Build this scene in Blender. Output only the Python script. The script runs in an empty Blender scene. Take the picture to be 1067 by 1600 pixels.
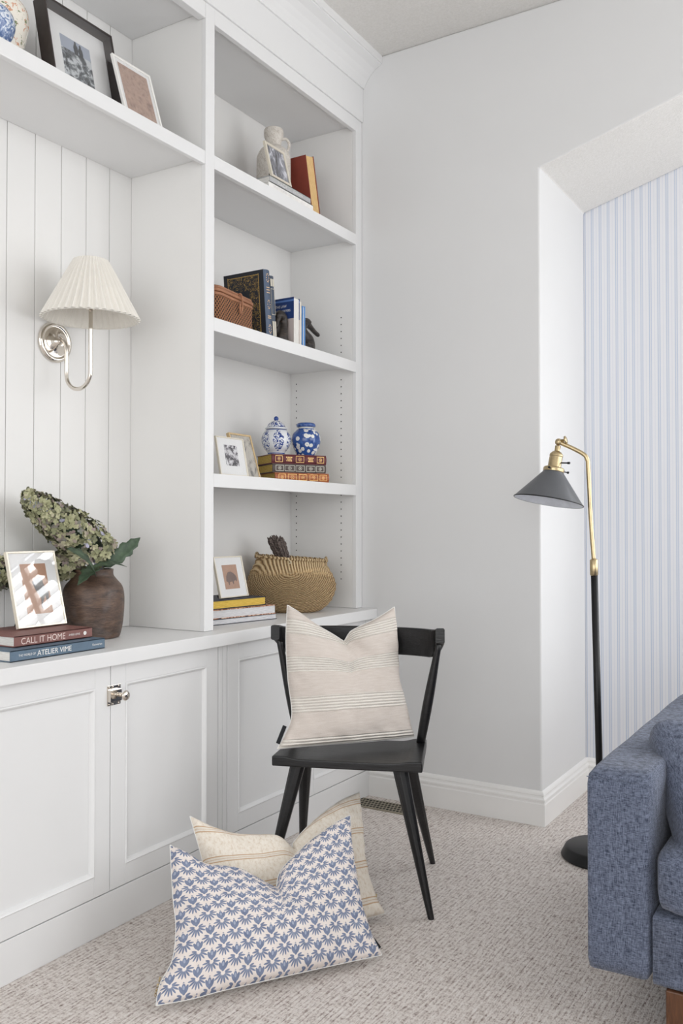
import bpy, bmesh, math, random
from mathutils import Vector, Matrix, Euler
C = bpy.context.scene.collection
R = math.radians
# ---------------------------------------------------------------- camera, world, light
cam = bpy.data.objects.new('camera', bpy.data.cameras.new('camera')); C.objects.link(cam)
cam.location = (0, 0, 1.12); cam.rotation_euler = (R(90 + .961), 0, R(31.4306))
cam.data.lens = 1381.84 / 1600 * 36; cam.data.sensor_width = 36; cam.data.clip_start = .02
bpy.context.scene.camera = cam
vs = bpy.context.scene.view_settings
vs.view_transform = 'Standard'; vs.look = 'None'; vs.gamma = 1; vs.exposure = -0.11
w = bpy.data.worlds.new('daylight'); bpy.context.scene.world = w; w.use_nodes = True
w.node_tree.nodes['Background'].inputs[0].default_value = (.86, .93, 1, 1)
w.node_tree.nodes['Background'].inputs[1].default_value = 1.0
def area(name, loc, rot, sx, sy, power, col=(1, .985, .96)):
    l = bpy.data.lights.new(name, 'AREA'); l.shape = 'RECTANGLE'; l.size = sx; l.size_y = sy
    l.energy = power; l.color = col
    o = bpy.data.objects.new(name, l); C.objects.link(o); o.location = loc; o.rotation_euler = rot
    return o
# daylight entering through the tall windows of the right-hand wall and the bay window, plus two added fill lamps
area('daylight_side_window', (2.52, 2.0, 1.85), (0, R(90), 0), 1.8, 2.3, 36, (1, .998, .995))
area('added_rear_fill', (.35, -1.92, 1.55), (R(90), 0, 0), 3.6, 2.3, 74, (1, .998, .995))  # fill lamp added behind the camera to brighten the room
area('daylight_bay_window', (.36, 3.90, 1.60), (R(-90), 0, 0), 1.15, 1.35, 40, (.97, .99, 1))
area('added_bay_side_fill', (1.46, 3.52, 1.5), (0, R(90), 0), 2.6, .5, 21, (1, .99, .98))  # unseen lamp added inside the bay to brighten its left side; no window here

# ---------------------------------------------------------------- materials
def lin(c):
    return tuple(((v / 255) / 12.92 if v / 255 <= .04045 else ((v / 255 + .055) / 1.055) ** 2.4) for v in c) + (1,)
class G:                                   # small node-graph helper
    def __init__(s, name, rough=.5, metal=0, spec=.5):
        s.m = bpy.data.materials.new(name); s.m.use_nodes = True; s.t = s.m.node_tree
        s.b = s.t.nodes['Principled BSDF']; s.b.inputs['Roughness'].default_value = rough
        s.b.inputs['Metallic'].default_value = metal; s.b.inputs['Specular IOR Level'].default_value = spec
    def n(s, ty, **kw):
        x = s.t.nodes.new(ty)
        for k, v in kw.items(): setattr(x, k, v)
        return x
    def put(s, sock, v):
        if isinstance(v, V): v = v.s
        if isinstance(v, bpy.types.NodeSocket): s.t.links.new(v, sock)
        else: sock.default_value = v
    def math(s, op, *a):
        x = s.n('ShaderNodeMath', operation=op)
        for i, v in enumerate(a): s.put(x.inputs[i], v)
        return V(s, x.outputs[0])
    def coord(s, which='Object', scale=(1, 1, 1), rot=(0, 0, 0)):
        tc = s.n('ShaderNodeTexCoord'); mp = s.n('ShaderNodeMapping')
        mp.inputs['Scale'].default_value = scale; mp.inputs['Rotation'].default_value = rot
        s.t.links.new(tc.outputs[which], mp.inputs[0]); return mp.outputs[0]
    def xyz(s, vec):
        x = s.n('ShaderNodeSeparateXYZ'); s.t.links.new(vec, x.inputs[0]); return [V(s, o) for o in x.outputs]
    def noise(s, vec, scale, detail=3, rough=.6, dist=0):
        x = s.n('ShaderNodeTexNoise'); x.inputs['Scale'].default_value = scale; x.inputs['Detail'].default_value = detail
        x.inputs['Roughness'].default_value = rough; x.inputs['Distortion'].default_value = dist
        s.t.links.new(vec, x.inputs[0]); return V(s, x.outputs[0])
    def ramp(s, fac, stops, interp='LINEAR'):
        x = s.n('ShaderNodeValToRGB'); e = x.color_ramp; e.interpolation = interp
        while len(e.elements) < len(stops): e.elements.new(.5)
        for el, (p, c) in zip(e.elements, stops): el.position = p; el.color = lin(c)
        s.put(x.inputs[0], fac); return x.outputs[0]
    def mix(s, f, a, b):
        x = s.n('ShaderNodeMix', data_type='RGBA'); s.put(x.inputs[0], f); s.put(x.inputs[6], a); s.put(x.inputs[7], b)
        return x.outputs[2]
    def color(s, c): s.put(s.b.inputs['Base Color'], c); return s
    def bump(s, h, strength=.3, dist=.001):
        x = s.n('ShaderNodeBump'); x.inputs['Strength'].default_value = strength; x.inputs['Distance'].default_value = dist
        s.put(x.inputs['Height'], h); s.t.links.new(x.outputs[0], s.b.inputs['Normal']); return s
class V:
    def __init__(s, g, sock): s.g = g; s.s = sock
    def __add__(s, o): return s.g.math('ADD', s, o)
    def __sub__(s, o): return s.g.math('SUBTRACT', s, o)
    def __rsub__(s, o): return s.g.math('SUBTRACT', o, s)
    def __mul__(s, o): return s.g.math('MULTIPLY', s, o)
    def __truediv__(s, o): return s.g.math('DIVIDE', s, o)
    def lt(s, o): return s.g.math('LESS_THAN', s, o)
    def gt(s, o): return s.g.math('GREATER_THAN', s, o)
    def abs(s): return s.g.math('ABSOLUTE', s)
    def mx(s, o): return s.g.math('MAXIMUM', s, o)
    def mod(s, o): return s.g.math('FLOORED_MODULO', s, o)
def plain(name, rgb, rough=.5, metal=0, var=.04, scale=30, bump=0):
    g = G(name, rough, metal); n = g.noise(g.coord(), scale)
    a = tuple(max(0, c * (1 - var)) for c in rgb); b = tuple(min(255, c * (1 + var)) for c in rgb)
    g.color(g.ramp(n, [(.3, a), (.7, b)]))
    if bump: g.bump(g.noise(g.coord(), scale * 4), bump, .002)
    return g.m
M = {}
M['paint'] = plain('white_cabinet_paint', (231, 231, 231), .42, 0, .004, 3)
M['inside'] = plain('bookcase_paint', (233, 232, 230), .45, 0, .004, 3)
M['groove'] = plain('dark_gap', (120, 112, 104), .8)
M['wall'] = plain('grey_wall_paint', (222, 222, 222), .6, 0, .005, 2)
M['trim'] = plain('white_trim_paint', (240, 239, 237), .35, 0, .003, 3)
g = G('stippled_ceiling', .9); h = g.noise(g.coord(), 120, 4, .7); g.color(g.ramp(h, [(.3, (222, 220, 216)), (.7, (234, 232, 229))])); g.bump(h, .7, .004); M['ceil'] = g.m
# carpet: flecked ribs running away from the camera
g = G('ribbed_fleck_carpet', .95, 0, .1)
co = g.coord(); px_, py_, pz_ = g.xyz(co)
fl = g.noise(g.coord(scale=(1, .6, 1)), 260, 3, .75); big = g.noise(co, 2.2, 2); strk = g.noise(g.coord(scale=(1, .10, 1)), 230, 3, .75)
rib = g.math('SINE', (px_ + g.noise(co, 7, 2) * .012) * (2 * math.pi / .0125)); brk = g.noise(g.coord(scale=(.5, 1, 1)), 90, 2, .6)
hh = rib * .022 + strk * .42 + fl * .36 + brk * .22
g.color(g.ramp(hh, [(.385, (134, 119, 112)), (.445, (190, 178, 172)), (.50, (224, 216, 210)), (.60, (240, 235, 231))])); g.bump(hh, .9, .008); M['carpet'] = g.m
g = G('ticking_stripe_wallpaper', .75); x, y, z = g.xyz(g.coord())
p = x.mod(.0345) / .0345
def band(p, c, wd): return ((p - c).abs()).lt(wd)
thin = band(p, .10, .035).mx(band(p, .34, .03)); soft = band(p, .22, .09)
c1 = g.mix(soft, lin((226, 227, 231)), lin((215, 218, 225))); c2 = g.mix(thin, c1, lin((180, 192, 213)))
c3 = g.mix(band(p, .72, .03), c2, lin((214, 216, 226))); g.color(c3); M['wallpaper'] = g.m
def wood(name, dark, light, rough=.35, ax=(1, 14, 14), sc=7):
    g = G(name, rough); n = g.noise(g.coord(scale=ax), sc, 5, .65, .6); g.color(g.ramp(n, [(.35, dark), (.65, light)])); g.bump(n, .35, .002); return g.m
M['black_wood'] = wood('ebonised_ash', (5, 5, 6), (19, 19, 22), .36, (3, 26, 26), 6)
M['leg_wood'] = wood('sofa_leg_walnut', (70, 42, 24), (104, 66, 40), .45, (8, 8, 1.2), 9)
M['nickel'] = plain('polished_nickel', (222, 215, 206), .09, 1, .01)
M['brass'] = plain('aged_brass', (192, 174, 138), .32, 1, .05, 60)
M['black_metal'] = plain('matt_black_metal', (22, 22, 24), .42, .3)
M['shade_grey'] = plain('charcoal_enamel', (88, 90, 94), .38, 0, .02)
M['shade_white'] = plain('pale_blue_white_enamel', (226, 230, 238), .4)
M['pleat'] = plain('ivory_pleated_cotton', (235, 231, 223), .8, 0, .01)
M['register'] = plain('bronze_register', (150, 142, 124), .45, .4)
M['void'] = plain('register_hole', (10, 9, 9), .9)
M['photo_glass'] = None
def fabric(name, a, b, rough=.9, sx=700, bump=.5):
    g = G(name, rough, 0, .15)
    h = g.noise(g.coord(scale=(1, 1, .13)), sx, 2, .7); v = g.noise(g.coord(scale=(.13, .13, 1)), sx, 2, .7)
    m = g.noise(g.coord(), 60, 3)
    s = h * .5 + v * .5 + (m - .5) * .12
    g.color(g.ramp(s, [(.36, a), (.62, b)])); g.bump(s, bump, .0015)
    g.b.inputs['Sheen Weight'].default_value = .15; return g.m
M['sofa'] = fabric('blue_grey_tweed', (44, 51, 68), (122, 130, 150), .95, 560, .8)
M['white_cloth'] = fabric('plain_white_cotton', (228, 227, 224), (240, 239, 236), .9, 500, .2)
M['black_cloth'] = plain('black_woven_tag', (20, 22, 28), .8)

# pillow fronts use the UVs of the pillow (u = metres across, v = metres up)
def uvs(g):
    u = g.n('ShaderNodeUVMap'); u.uv_map = 'UVMap'; return u.outputs[0]
g = G('oatmeal_stripe_pillow', .95, 0, .1); u, v, _ = g.xyz(uvs(g)); co = uvs(g)
w1 = g.noise(co, 420, 2); wav = v + (g.noise(co, 14, 2) - .5) * .004
inb = wav.mod(.123).lt(.048)                 # ribbed band every 123 mm
row = g.math('SINE', wav * (2 * math.pi / .0085)); nub = g.noise(co, 330, 3, .7)
rs = (row * .42 + nub * .5 + .26) * inb
mp = g.n('ShaderNodeMapping'); mp.inputs['Scale'].default_value = (.25, 2.5, 1); g.t.links.new(co, mp.inputs[0])
slub = g.noise(mp.outputs[0], 90, 4, .7)
base = g.ramp(slub * .7 + w1 * .3, [(.35, (200, 189, 180)), (.65, (216, 208, 201))])
g.color(g.mix(g.math('MINIMUM', rs.mx(0.0) * 1.7, 1.0), base, lin((240, 235, 226)))); g.bump(rs * 1.0 + w1 * .12, .9, .004); M['pillow_stripe'] = g.m
g = G('cream_line_pillow', .95, 0, .1); u, v, _ = g.xyz(uvs(g)); co = uvs(g); wav = v + (g.noise(co, 9, 2) - .5) * .006
q = wav.mod(.098); ln = ((q - .030).abs()).lt(.0016).mx(((q - .046).abs()).lt(.0016)).mx(((q - .038).abs()).lt(.0006)); inn = ((q - .038).abs()).lt(.008)
mp = g.n('ShaderNodeMapping'); mp.inputs['Scale'].default_value = (1, .5, 1); g.t.links.new(co, mp.inputs[0])
sl = g.noise(mp.outputs[0], 130, 4, .75)
base = g.ramp(sl, [(.32, (214, 198, 178)), (.48, (232, 223, 210)), (.7, (240, 233, 223))])
g.color(g.mix(ln, g.mix(inn * .5, base, lin((222, 214, 204))), lin((198, 168, 136)))); g.bump(g.noise(co, 420, 2), .4, .001); M['pillow_line'] = g.m
# blue block print: half-drop lattice of a tulip bud over a fan of leaves
g = G('blue_block_print_pillow', .95, 0, .1); u, v, _ = g.xyz(uvs(g)); co = uvs(g)
CW, CH = .0605, .0545
def motif(ox, oy):
    X = ((u + ox).mod(CW) - CW / 2) / .00165; Y = ((v + oy).mod(CH) - CH * .52) / .00165
    def ell(cx, cy, rx, ry, rot=0):
        cx_, sx_ = math.cos(rot), math.sin(rot)
        A = ((X - cx) * cx_ + (Y - cy) * sx_) / rx; B = ((Y - cy) * cx_ - (X - cx) * sx_) / ry
        return (A * A + B * B).lt(1.0)
    XA = X.abs(); X0 = X; X = XA; fan = None
    for an in (12, 36, 60, 84, 106):
        a_ = R(an); L_ = (4.6, 4.7, 4.9, 4.8, 3.2)[(an - 12) // 24 if an < 100 else 4] * 1.08; D_ = 2.7 + L_; e_ = ell(D_ * math.sin(a_), -D_ * math.cos(a_), L_, 1.22, a_ - math.pi / 2); fan = e_ if fan is None else fan.mx(e_)
    X = X0
    bud = ell(0, 8.4, 3.1, 6.8).mx(ell(3.9, 8.4, 2.1, 5.0, -.40)).mx(ell(-3.9, 8.4, 2.1, 5.0, .40))
    dia = (X.abs() + (Y + 17.6).abs()).lt(2.0)
    light = ell(0, 10.2, 1.5, 2.6)
    return fan.mx(bud).mx(dia), light
m1, l1 = motif(0, 0); m2, l2 = motif(CW / 2, CH / 2)
n = g.noise(co, 60, 3)
blue = g.mix(l1.mx(l2), g.ramp(n, [(.3, (112, 122, 148)), (.7, (134, 144, 167))]), lin((164, 171, 190)))
g.color(g.mix(m1.mx(m2), g.ramp(n, [(.3, (226, 216, 210)), (.7, (234, 226, 221))]), blue)); g.bump(g.noise(co, 500, 2), .3, .001); M['pillow_print'] = g.m

# ---------------------------------------------------------------- mesh helpers
def tagp(o, label=None, cat=None, group=None, kind=None):
    for k, x in (('label', label), ('category', cat), ('group', group), ('kind', kind)):
        if x: o[k] = x
    return o
def build(name, bm, mat, parent=None, smooth=False, bevel=0, loc=None, rot=None, seg=2):
    me = bpy.data.meshes.new(name); bmesh.ops.recalc_face_normals(bm, faces=bm.faces); bm.to_mesh(me); bm.free()
    o = bpy.data.objects.new(name, me); C.objects.link(o)
    for m in (mat if isinstance(mat, (list, tuple)) else [mat]): me.materials.append(m)
    if smooth:
        for p in me.polygons: p.use_smooth = True
    if bevel:
        b = o.modifiers.new('bevel', 'BEVEL'); b.width = bevel; b.segments = seg; b.limit_method = 'ANGLE'; b.angle_limit = R(35)
    if parent: o.parent = parent
    if loc: o.location = loc
    if rot: o.rotation_euler = rot
    return o
def empty(name, loc=(0, 0, 0), rot=(0, 0, 0), **k):
    o = bpy.data.objects.new(name, None); C.objects.link(o); o.location = loc; o.rotation_euler = rot; o.empty_display_size = .05
    return tagp(o, **k)
def B(*boxes):
    bm = bmesh.new()
    for b in boxes: addbox(bm, *b)
    return bm
def addbox(bm, x0, x1, y0, y1, z0, z1, mi=0):
    vs_ = [bm.verts.new((x, y, z)) for x in (x0, x1) for y in (y0, y1) for z in (z0, z1)]
    for f in ((0, 1, 3, 2), (4, 6, 7, 5), (0, 4, 5, 1), (2, 3, 7, 6), (0, 2, 6, 4), (1, 5, 7, 3)):
        bm.faces.new([vs_[i] for i in f]).material_index = mi
def prism(bm, pts, axis, a, b, mi=0):          # 2-D outline extruded along an axis
    def P(p, t): return {'x': (t, p[0], p[1]), 'y': (p[0], t, p[1]), 'z': (p[0], p[1], t)}[axis]
    A = [bm.verts.new(P(p, a)) for p in pts]; Bv = [bm.verts.new(P(p, b)) for p in pts]; n = len(pts)
    for i in range(n): bm.faces.new((A[i], A[(i + 1) % n], Bv[(i + 1) % n], Bv[i])).material_index = mi
    bm.faces.new(A[::-1]).material_index = mi; bm.faces.new(Bv).material_index = mi
def lathe(bm, prof, seg=48, c=(0, 0, 0), mat=None, fn=None):
    rings = []
    for r, z in prof:
        ring = []
        for i in range(seg):
            a = 2 * math.pi * i / seg; rr = fn(r, z, a) if fn else r
            v = Vector((rr * math.cos(a), rr * math.sin(a), z))
            if mat is not None: v = mat @ v
            ring.append(bm.verts.new(v + Vector(c)))
        rings.append(ring)
    for A, Bv in zip(rings, rings[1:]):
        for i in range(seg): bm.faces.new((A[i], A[(i + 1) % seg], Bv[(i + 1) % seg], Bv[i]))
    for ring, (r, z) in ((rings[0], prof[0]), (rings[-1], prof[-1])):
        if r < .0006: bmesh.ops.pointmerge(bm, verts=ring, merge_co=sum((v.co for v in ring), Vector()) / seg)
    return rings
def tube(bm, pts, rad, seg=12, caps=True):
    pts = [Vector(p) for p in pts]; rad = rad if isinstance(rad, (list, tuple)) else [rad] * len(pts)
    rings = []; up = Vector((0, 0, 1)); prevN = None
    for i, p in enumerate(pts):
        d = (pts[min(i + 1, len(pts) - 1)] - pts[max(i - 1, 0)]).normalized()
        if prevN is None:
            n = d.cross(up if abs(d.z) < .9 else Vector((1, 0, 0))).normalized()
        else: n = (prevN - d * prevN.dot(d)).normalized()
        prevN = n; b = d.cross(n)
        rings.append([bm.verts.new(p + (n * math.cos(2 * math.pi * k / seg) + b * math.sin(2 * math.pi * k / seg)) * rad[i]) for k in range(seg)])
    for A, Bv in zip(rings, rings[1:]):
        for i in range(seg): bm.faces.new((A[i], A[(i + 1) % seg], Bv[(i + 1) % seg], Bv[i]))
    if caps: bm.faces.new(rings[0][::-1]); bm.faces.new(rings[-1])
def smoothpath(pts, n=6):
    pts = [Vector(p) for p in pts]; out = []
    for i in range(len(pts) - 1):
        p0, p1, p2, p3 = pts[max(i - 1, 0)], pts[i], pts[i + 1], pts[min(i + 2, len(pts) - 1)]
        for k in range(n):
            t = k / n
            out.append(.5 * ((2 * p1) + (p2 - p0) * t + (2 * p0 - 5 * p1 + 4 * p2 - p3) * t * t + (3 * p1 - p0 - 3 * p2 + p3) * t ** 3))
    return out + [pts[-1]]
def text(name, s, size, parent, loc, rot, mat, depth=.0004, align='LEFT', sx=1.0, spacing=1.0):
    cu = bpy.data.curves.new(name, 'FONT'); cu.body = s; cu.size = size; cu.extrude = depth; cu.align_x = align; cu.align_y = 'CENTER'; cu.space_character = spacing
    t = bpy.data.objects.new(name, cu); C.objects.link(t); t.scale = (sx, 1, 1)
    bpy.context.view_layer.update()
    me = bpy.data.meshes.new_from_object(t.evaluated_get(bpy.context.evaluated_depsgraph_get()))
    bpy.data.objects.remove(t)
    for v in me.vertices: v.co.x *= sx
    me.materials.clear(); me.materials.append(mat)
    o = bpy.data.objects.new(name, me); C.objects.link(o); o.parent = parent; o.location = loc; o.rotation_euler = rot
    return o
SPINE = (R(90), 0, R(90))                      # lettering that reads along +y on a face looking to +x

# ---------------------------------------------------------------- room shell
YB, YN, XN, ZCEIL, XL = 3.24, 3.82, -1.098, 3.104, -2.26
XR, YF = 2.6, -2.0
def struct(name, bm, mat, **k): return tagp(build(name, bm, mat, **k), kind='structure')
struct('floor', B((XL - .1, XR + .1, YF - .1, YN + .1, -.06, 0)), M['carpet'])
struct('ceiling', B((XL - .1, XR + .1, YF - .1, YB + .15, ZCEIL, ZCEIL + .08)), M['ceil'])
struct('wall_left', B((XL - .1, XL, YF - .1, YB + .1, 0, ZCEIL)), M['wall'])
# back wall: solid part, and the part above the sloping head of the bay
zs = lambda x: 2.484 + (x - XN) * .292
bm = bmesh.new()
prism(bm, [(XL, 0), (XN, 0), (XN, zs(XN)), (.9, zs(.9)), (1.5, zs(.9)), (1.5, 0), (XR, 0), (XR, ZCEIL), (XL, ZCEIL)], 'y', YB, YN)
bm.normal_update()
for f in bm.faces:
    c = f.calc_center_median()
    if XN + .1 < c.x < 1.45 and abs(f.normal.z) > .5 and c.z < ZCEIL - .05: f.material_index = 1
o = struct('wall_back', bm, [M['wall'], M['ceil']], bevel=.007)
WX0, WX1, WZ0, WZ1 = -.22, .94, .92, 2.28        # bay window with louvred shutters
struct('wall_bay', B((XN - .1, WX0, YN + .001, YN + .05, 0, 3.1), (WX1, 1.6, YN + .001, YN + .05, 0, 3.1), (WX0, WX1, YN + .001, YN + .05, 0, WZ0), (WX0, WX1, YN + .001, YN + .05, WZ1, 3.1)), M['wallpaper'])
w1_ = empty('window_1', (0, 0, 0), kind='structure')
build('window_frame', B((WX0 - .06, WX0, YN - .02, YN + .03, WZ0 - .06, WZ1 + .06), (WX1, WX1 + .06, YN - .02, YN + .03, WZ0 - .06, WZ1 + .06), (WX0, WX1, YN - .02, YN + .03, WZ1, WZ1 + .06), (WX0, WX1, YN - .03, YN + .03, WZ0 - .06, WZ0), (.335, .385, YN - .01, YN + .02, WZ0, WZ1)), M['trim'], w1_, bevel=.003)
bm = bmesh.new()
for i in range(15):
    z = WZ0 + .05 + i * .09
    for a_, b_ in ((WX0, .335), (.385, WX1)):
        prism(bm, [(YN - .026, z - .026), (YN - .020, z - .032), (YN + .028, z + .026), (YN + .022, z + .032)], 'x', a_, b_)
build('louvre', bm, M['trim'], w1_)
# right wall with a wide window, wall behind the camera with another
def wall_window(nm, fixed, axis, a0, a1, w0, w1, z0, z1, n):
    t = .1
    def bx(p, q, c, d): return (fixed, fixed + t, p, q, c, d) if axis == 'x' else (p, q, fixed - t, fixed, c, d)
    struct('wall_' + nm, B(bx(a0, w0, 0, ZCEIL), bx(w1, a1, 0, ZCEIL), bx(w0, w1, 0, z0), bx(w0, w1, z1, ZCEIL)), M['wall'])
    wd = empty('window_%d' % n, (0, 0, 0), kind='structure')
    bars = [bx(w0 - .05, w0 + .04, z0 - .05, z1 + .05), bx(w1 - .04, w1 + .05, z0 - .05, z1 + .05), bx(w0, w1, z0 - .05, z0 + .04), bx(w0, w1, z1 - .04, z1 + .05)]
    for k in range(1, 4):
        c = w0 + (w1 - w0) * k / 4; bars.append(bx(c - .02, c + .02, z0, z1))
    bars.append(bx(w0, w1, (z0 + z1) / 2 - .02, (z0 + z1) / 2 + .02))
    build('window_frame', B(*bars), M['trim'], wd)
wall_window('right', XR, 'x', YF - .1, YB, .80, 3.18, .9, 2.8, 2)
wall_window('front', YF, 'y', XL, XR, -1.6, 2.0, .5, 2.7, 3)
# baseboards: colonial profile swept round the wall corner
prof = [(0, 0), (.016, 0), (.016, .080), (.013, .084), (.013, .090), (.016, .093), (.016, .099), (.010, .104), (.009, .110), (.011, .114), (.009, .121), (.004, .126), (0, .128)]
bm = bmesh.new()
path = [(-1.836, YB, 0, -1), (XN, YB, 1, -1), (XN, YN, 1, 0)]
rings = [[bm.verts.new((x + d * p[0] * (1 if i else 0) if True else 0, y + e * p[0], p[1])) for p in prof] for i, (x, y, d, e) in enumerate(path)]
for A_, B_ in zip(rings, rings[1:]):
    for i in range(len(prof) - 1): bm.faces.new((A_[i], A_[i + 1], B_[i + 1], B_[i]))
struct('baseboard_back', bm, M['trim'])
bm = bmesh.new(); prism(bm, [(YN - p[0], p[1]) for p in prof], 'x', XN + .004, 1.5); struct('baseboard_bay', bm, M['trim'])

# ---------------------------------------------------------------- built-in joinery
XF, XS, XB, ZT = -1.836, -1.878, -2.21, .779
Y0 = .30                                        # the left bay runs on past the picture edge
def base_cabinet(y0, y1, doors, label):
    c = empty('base_cabinet', (XF, (y0 + y1) / 2, 0), label=label, cat='cabinet')
    L = lambda x, y, z: (x - XF, y - (y0 + y1) / 2, z)
    def part(nm, boxes, mat, **k):
        return build(nm, B(*[(b[0] - XF, b[1] - XF, b[2] - (y0 + y1) / 2, b[3] - (y0 + y1) / 2, b[4], b[5]) for b in boxes]), mat, k.pop('parent', c), **k)
    part('carcass', [(XL + .005, XF - .024, y0, y1, .0, .737), (XF - .024, XF - .021, y0 + .004, y1 - .004, .1, .737)], M['groove'] if False else M['paint'])
    part('plinth', [(XF - .022, XF, y0, y1, 0, .1075)], M['paint'], bevel=.0012)
    xs = [d for d in doors]
    prev = y0
    for (a, b, kn) in doors:
        if a - prev > .012: part('face_stile', [(XF - .022, XF, prev, a - .002, .1095, .737)], M['paint'], bevel=.001)
        prev = b + .0
        d = empty('door', L(XF, a, 0)); d.parent = c
        A, Bq, z0, z1, fr = a + .0012, b - .0012, .1105, .734, .056
        bm = bmesh.new()
        for (p, q, r, s) in ((A, A + fr, z0, z1), (Bq - fr, Bq, z0, z1), (A + fr, Bq - fr, z0, z0 + fr), (A + fr, Bq - fr, z1 - fr, z1)):
            addbox(bm, -.020, 0, p - a, q - a, r, s)
        fo = build('door_frame', bm, M['paint'], c, bevel=.0012); fo.location = L(XF, a, 0)
        bpy.data.objects.remove(d)
        fo.name = 'door'
        iy0, iy1, iz0, iz1 = A + fr - a, Bq - fr - a, z0 + fr, z1 - fr
        build('door_panel', B((-.018, -.010, iy0 - .002, iy1 + .002, iz0 - .002, iz1 + .002)), M['paint'], fo)
        bm = bmesh.new(); w = .009                     # raised bead round the panel
        for k in range(4):
            prof_ = [(0, -.0101), (0, .0012), (.003, .0030), (.006, .0012), (.010, -.004), (.012, -.0101)]
            pts = []
            cs = [((iy0, iz0), (iy1, iz0)), ((iy1, iz0), (iy1, iz1)), ((iy1, iz1), (iy0, iz1)), ((iy0, iz1), (iy0, iz0))][k]
            nrm = [(0, 1), (-1, 0), (0, -1), (1, 0)][k]
            (a0, b0), (a1, b1) = cs; dx = 1 if a1 > a0 else (-1 if a1 < a0 else 0); dz = 1 if b1 > b0 else (-1 if b1 < b0 else 0)
            r0 = [bm.verts.new((x_, a0 + nrm[0] * o_ + dx * o_, b0 + nrm[1] * o_ + dz * o_)) for o_, x_ in prof_]
            r1 = [bm.verts.new((x_, a1 + nrm[0] * o_ - dx * o_, b1 + nrm[1] * o_ - dz * o_)) for o_, x_ in prof_]
            for i in range(len(prof_) - 1): bm.faces.new((r0[i], r0[i + 1], r1[i + 1], r1[i]))
        build('panel_moulding', bm, M['paint'], fo)
        if kn:
            lt = build('latch', B((0, .0022, .0, .054 - .018, .6225, .6785), (0, .0022, -.018 + .004, -.002 + .0, .6225, .6785), (.002, .013, -.013, .030, .634, .667)), M['nickel'], fo, bevel=.0008, loc=(0, .0, 0))
            bm = bmesh.new(); lathe(bm, [(0, .012), (.006, .012), (.0052, .018), (.0045, .026), (.006, .030), (.0135, .033), (.0145, .036), (.012, .040), (0, .0415)], 24, mat=Matrix.Rotation(R(90), 4, 'Y'))
            build('knob', bm, M['nickel'], fo, smooth=True, loc=(0, .022, .6505))
            for yy in (-.008, .006, .028):
                for zz in (.627, .674):
                    bm = bmesh.new(); lathe(bm, [(0, .0022), (.0028, .0022), (.0022, .0036), (0, .0042)], 10, c=(0, yy, zz), mat=Matrix.Rotation(R(90), 4, 'Y')); build('screw', bm, M['nickel'], fo, smooth=True)
    if y1 - prev > .012: part('face_stile', [(XF - .022, XF, prev + .002, y1, .1095, .737)], M['paint'], bevel=.001)
    return c
base_cabinet(Y0, 2.262, [(.370, .838, 0), (.838, 1.304, 0), (1.304, 1.7725, 0), (1.7725, 2.240, 1)], 'white base cabinet under the shiplap bay, with a polished nickel latch on its doors')
base_cabinet(2.264, YB - .002, [(2.287, 2.744, 0), (2.744, 3.196, 0)], 'white base cabinet behind the black chair, under the tall shelves')
ct = build('countertop', B((XL + .005, -1.803, Y0 - .01, YB - .001, .738, ZT)), M['paint'], bevel=.002); tagp(ct, 'long white painted countertop running along the tops of the base cabinets', 'countertop')
def bookcase(label, items):
    c = empty('bookcase', (XB, items['y'], ZT), label=label, cat='bookcase')
    for nm, boxes, k in items['parts']:
        build(nm, B(*[(b[0] - XB, b[1] - XB, b[2] - items['y'], b[3] - items['y'], b[4] - ZT, b[5] - ZT) for b in boxes]), k.pop('mat', M['inside']), c, **k)
    return c
def shelf(y0, y1, zt, lip=.0445, th=.025): return [(XB, XS - .018, y0, y1, zt - th, zt), (XS - .018, XS, y0, y1, zt - lip, zt)]
ZTOP = 2.811
SA, SBq = 2.2205, 2.2655
right_parts = [
    ('side_panel', [(XB, XS - .018, SA, SBq, ZT + .001, 2.842)], {}),
    ('side_panel', [(XB, XS - .018, 3.19, YB - .002, ZT + .001, 2.842)], {}),
    ('face_stile', [(XS - .018, XS, SA, SBq, ZT + .001, 2.842)], dict(bevel=.0012, mat=M['paint'])),
    ('face_stile', [(XS - .018, XS, 3.19, YB - .002, ZT + .001, 2.842)], dict(bevel=.0012, mat=M['paint'])),
    ('back_panel', [(XL + .006, XB - .0005, SA, YB - .002, ZT + .001, 2.842)], {}),
    ('shelf', shelf(SBq, 3.19, 2.3515), dict(bevel=.001, mat=M['paint'])),
    ('shelf', shelf(SBq, 3.19, 1.8130), dict(bevel=.001, mat=M['paint'])),
    ('shelf', shelf(SBq, 3.19, 1.2960), dict(bevel=.001, mat=M['paint'])),
    ('top_rail', [(XB, XS - .018, SBq, 3.19, ZTOP, ZTOP + .028), (XS - .018, XS, SBq, 3.19, 2.789, 2.842)], dict(bevel=.001, mat=M['paint']))]
bc = bookcase('tall white bookcase of four open compartments against the grey wall', dict(y=(SA + YB) / 2, parts=right_parts))
pin = None
for yc in (1,):
    for xx, z0, z1 in ((-1.9509, .9, 1.26), (-2.18, .9, 1.26), (-1.9509, 1.33, 1.76), (-2.18, 1.36, 1.76), (-1.9509, 1.86, 2.02), (-2.18, 1.985, 2.0)):
        z = z0
        while z < z1:
            if pin is None:
                bm = bmesh.new(); lathe(bm, [(0, 0), (.0026, 0), (.0026, .0006), (0, .0006)], 8, mat=Matrix.Rotation(R(90), 4, 'X')); pin = build('shelf_pin_hole', bm, M['void'], bc); q_ = pin
            else: q_ = pin.copy(); C.objects.link(q_)
            q_.location = (xx - XB, 3.1895 - (SA + YB) / 2, z - ZT); z += .0295
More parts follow.
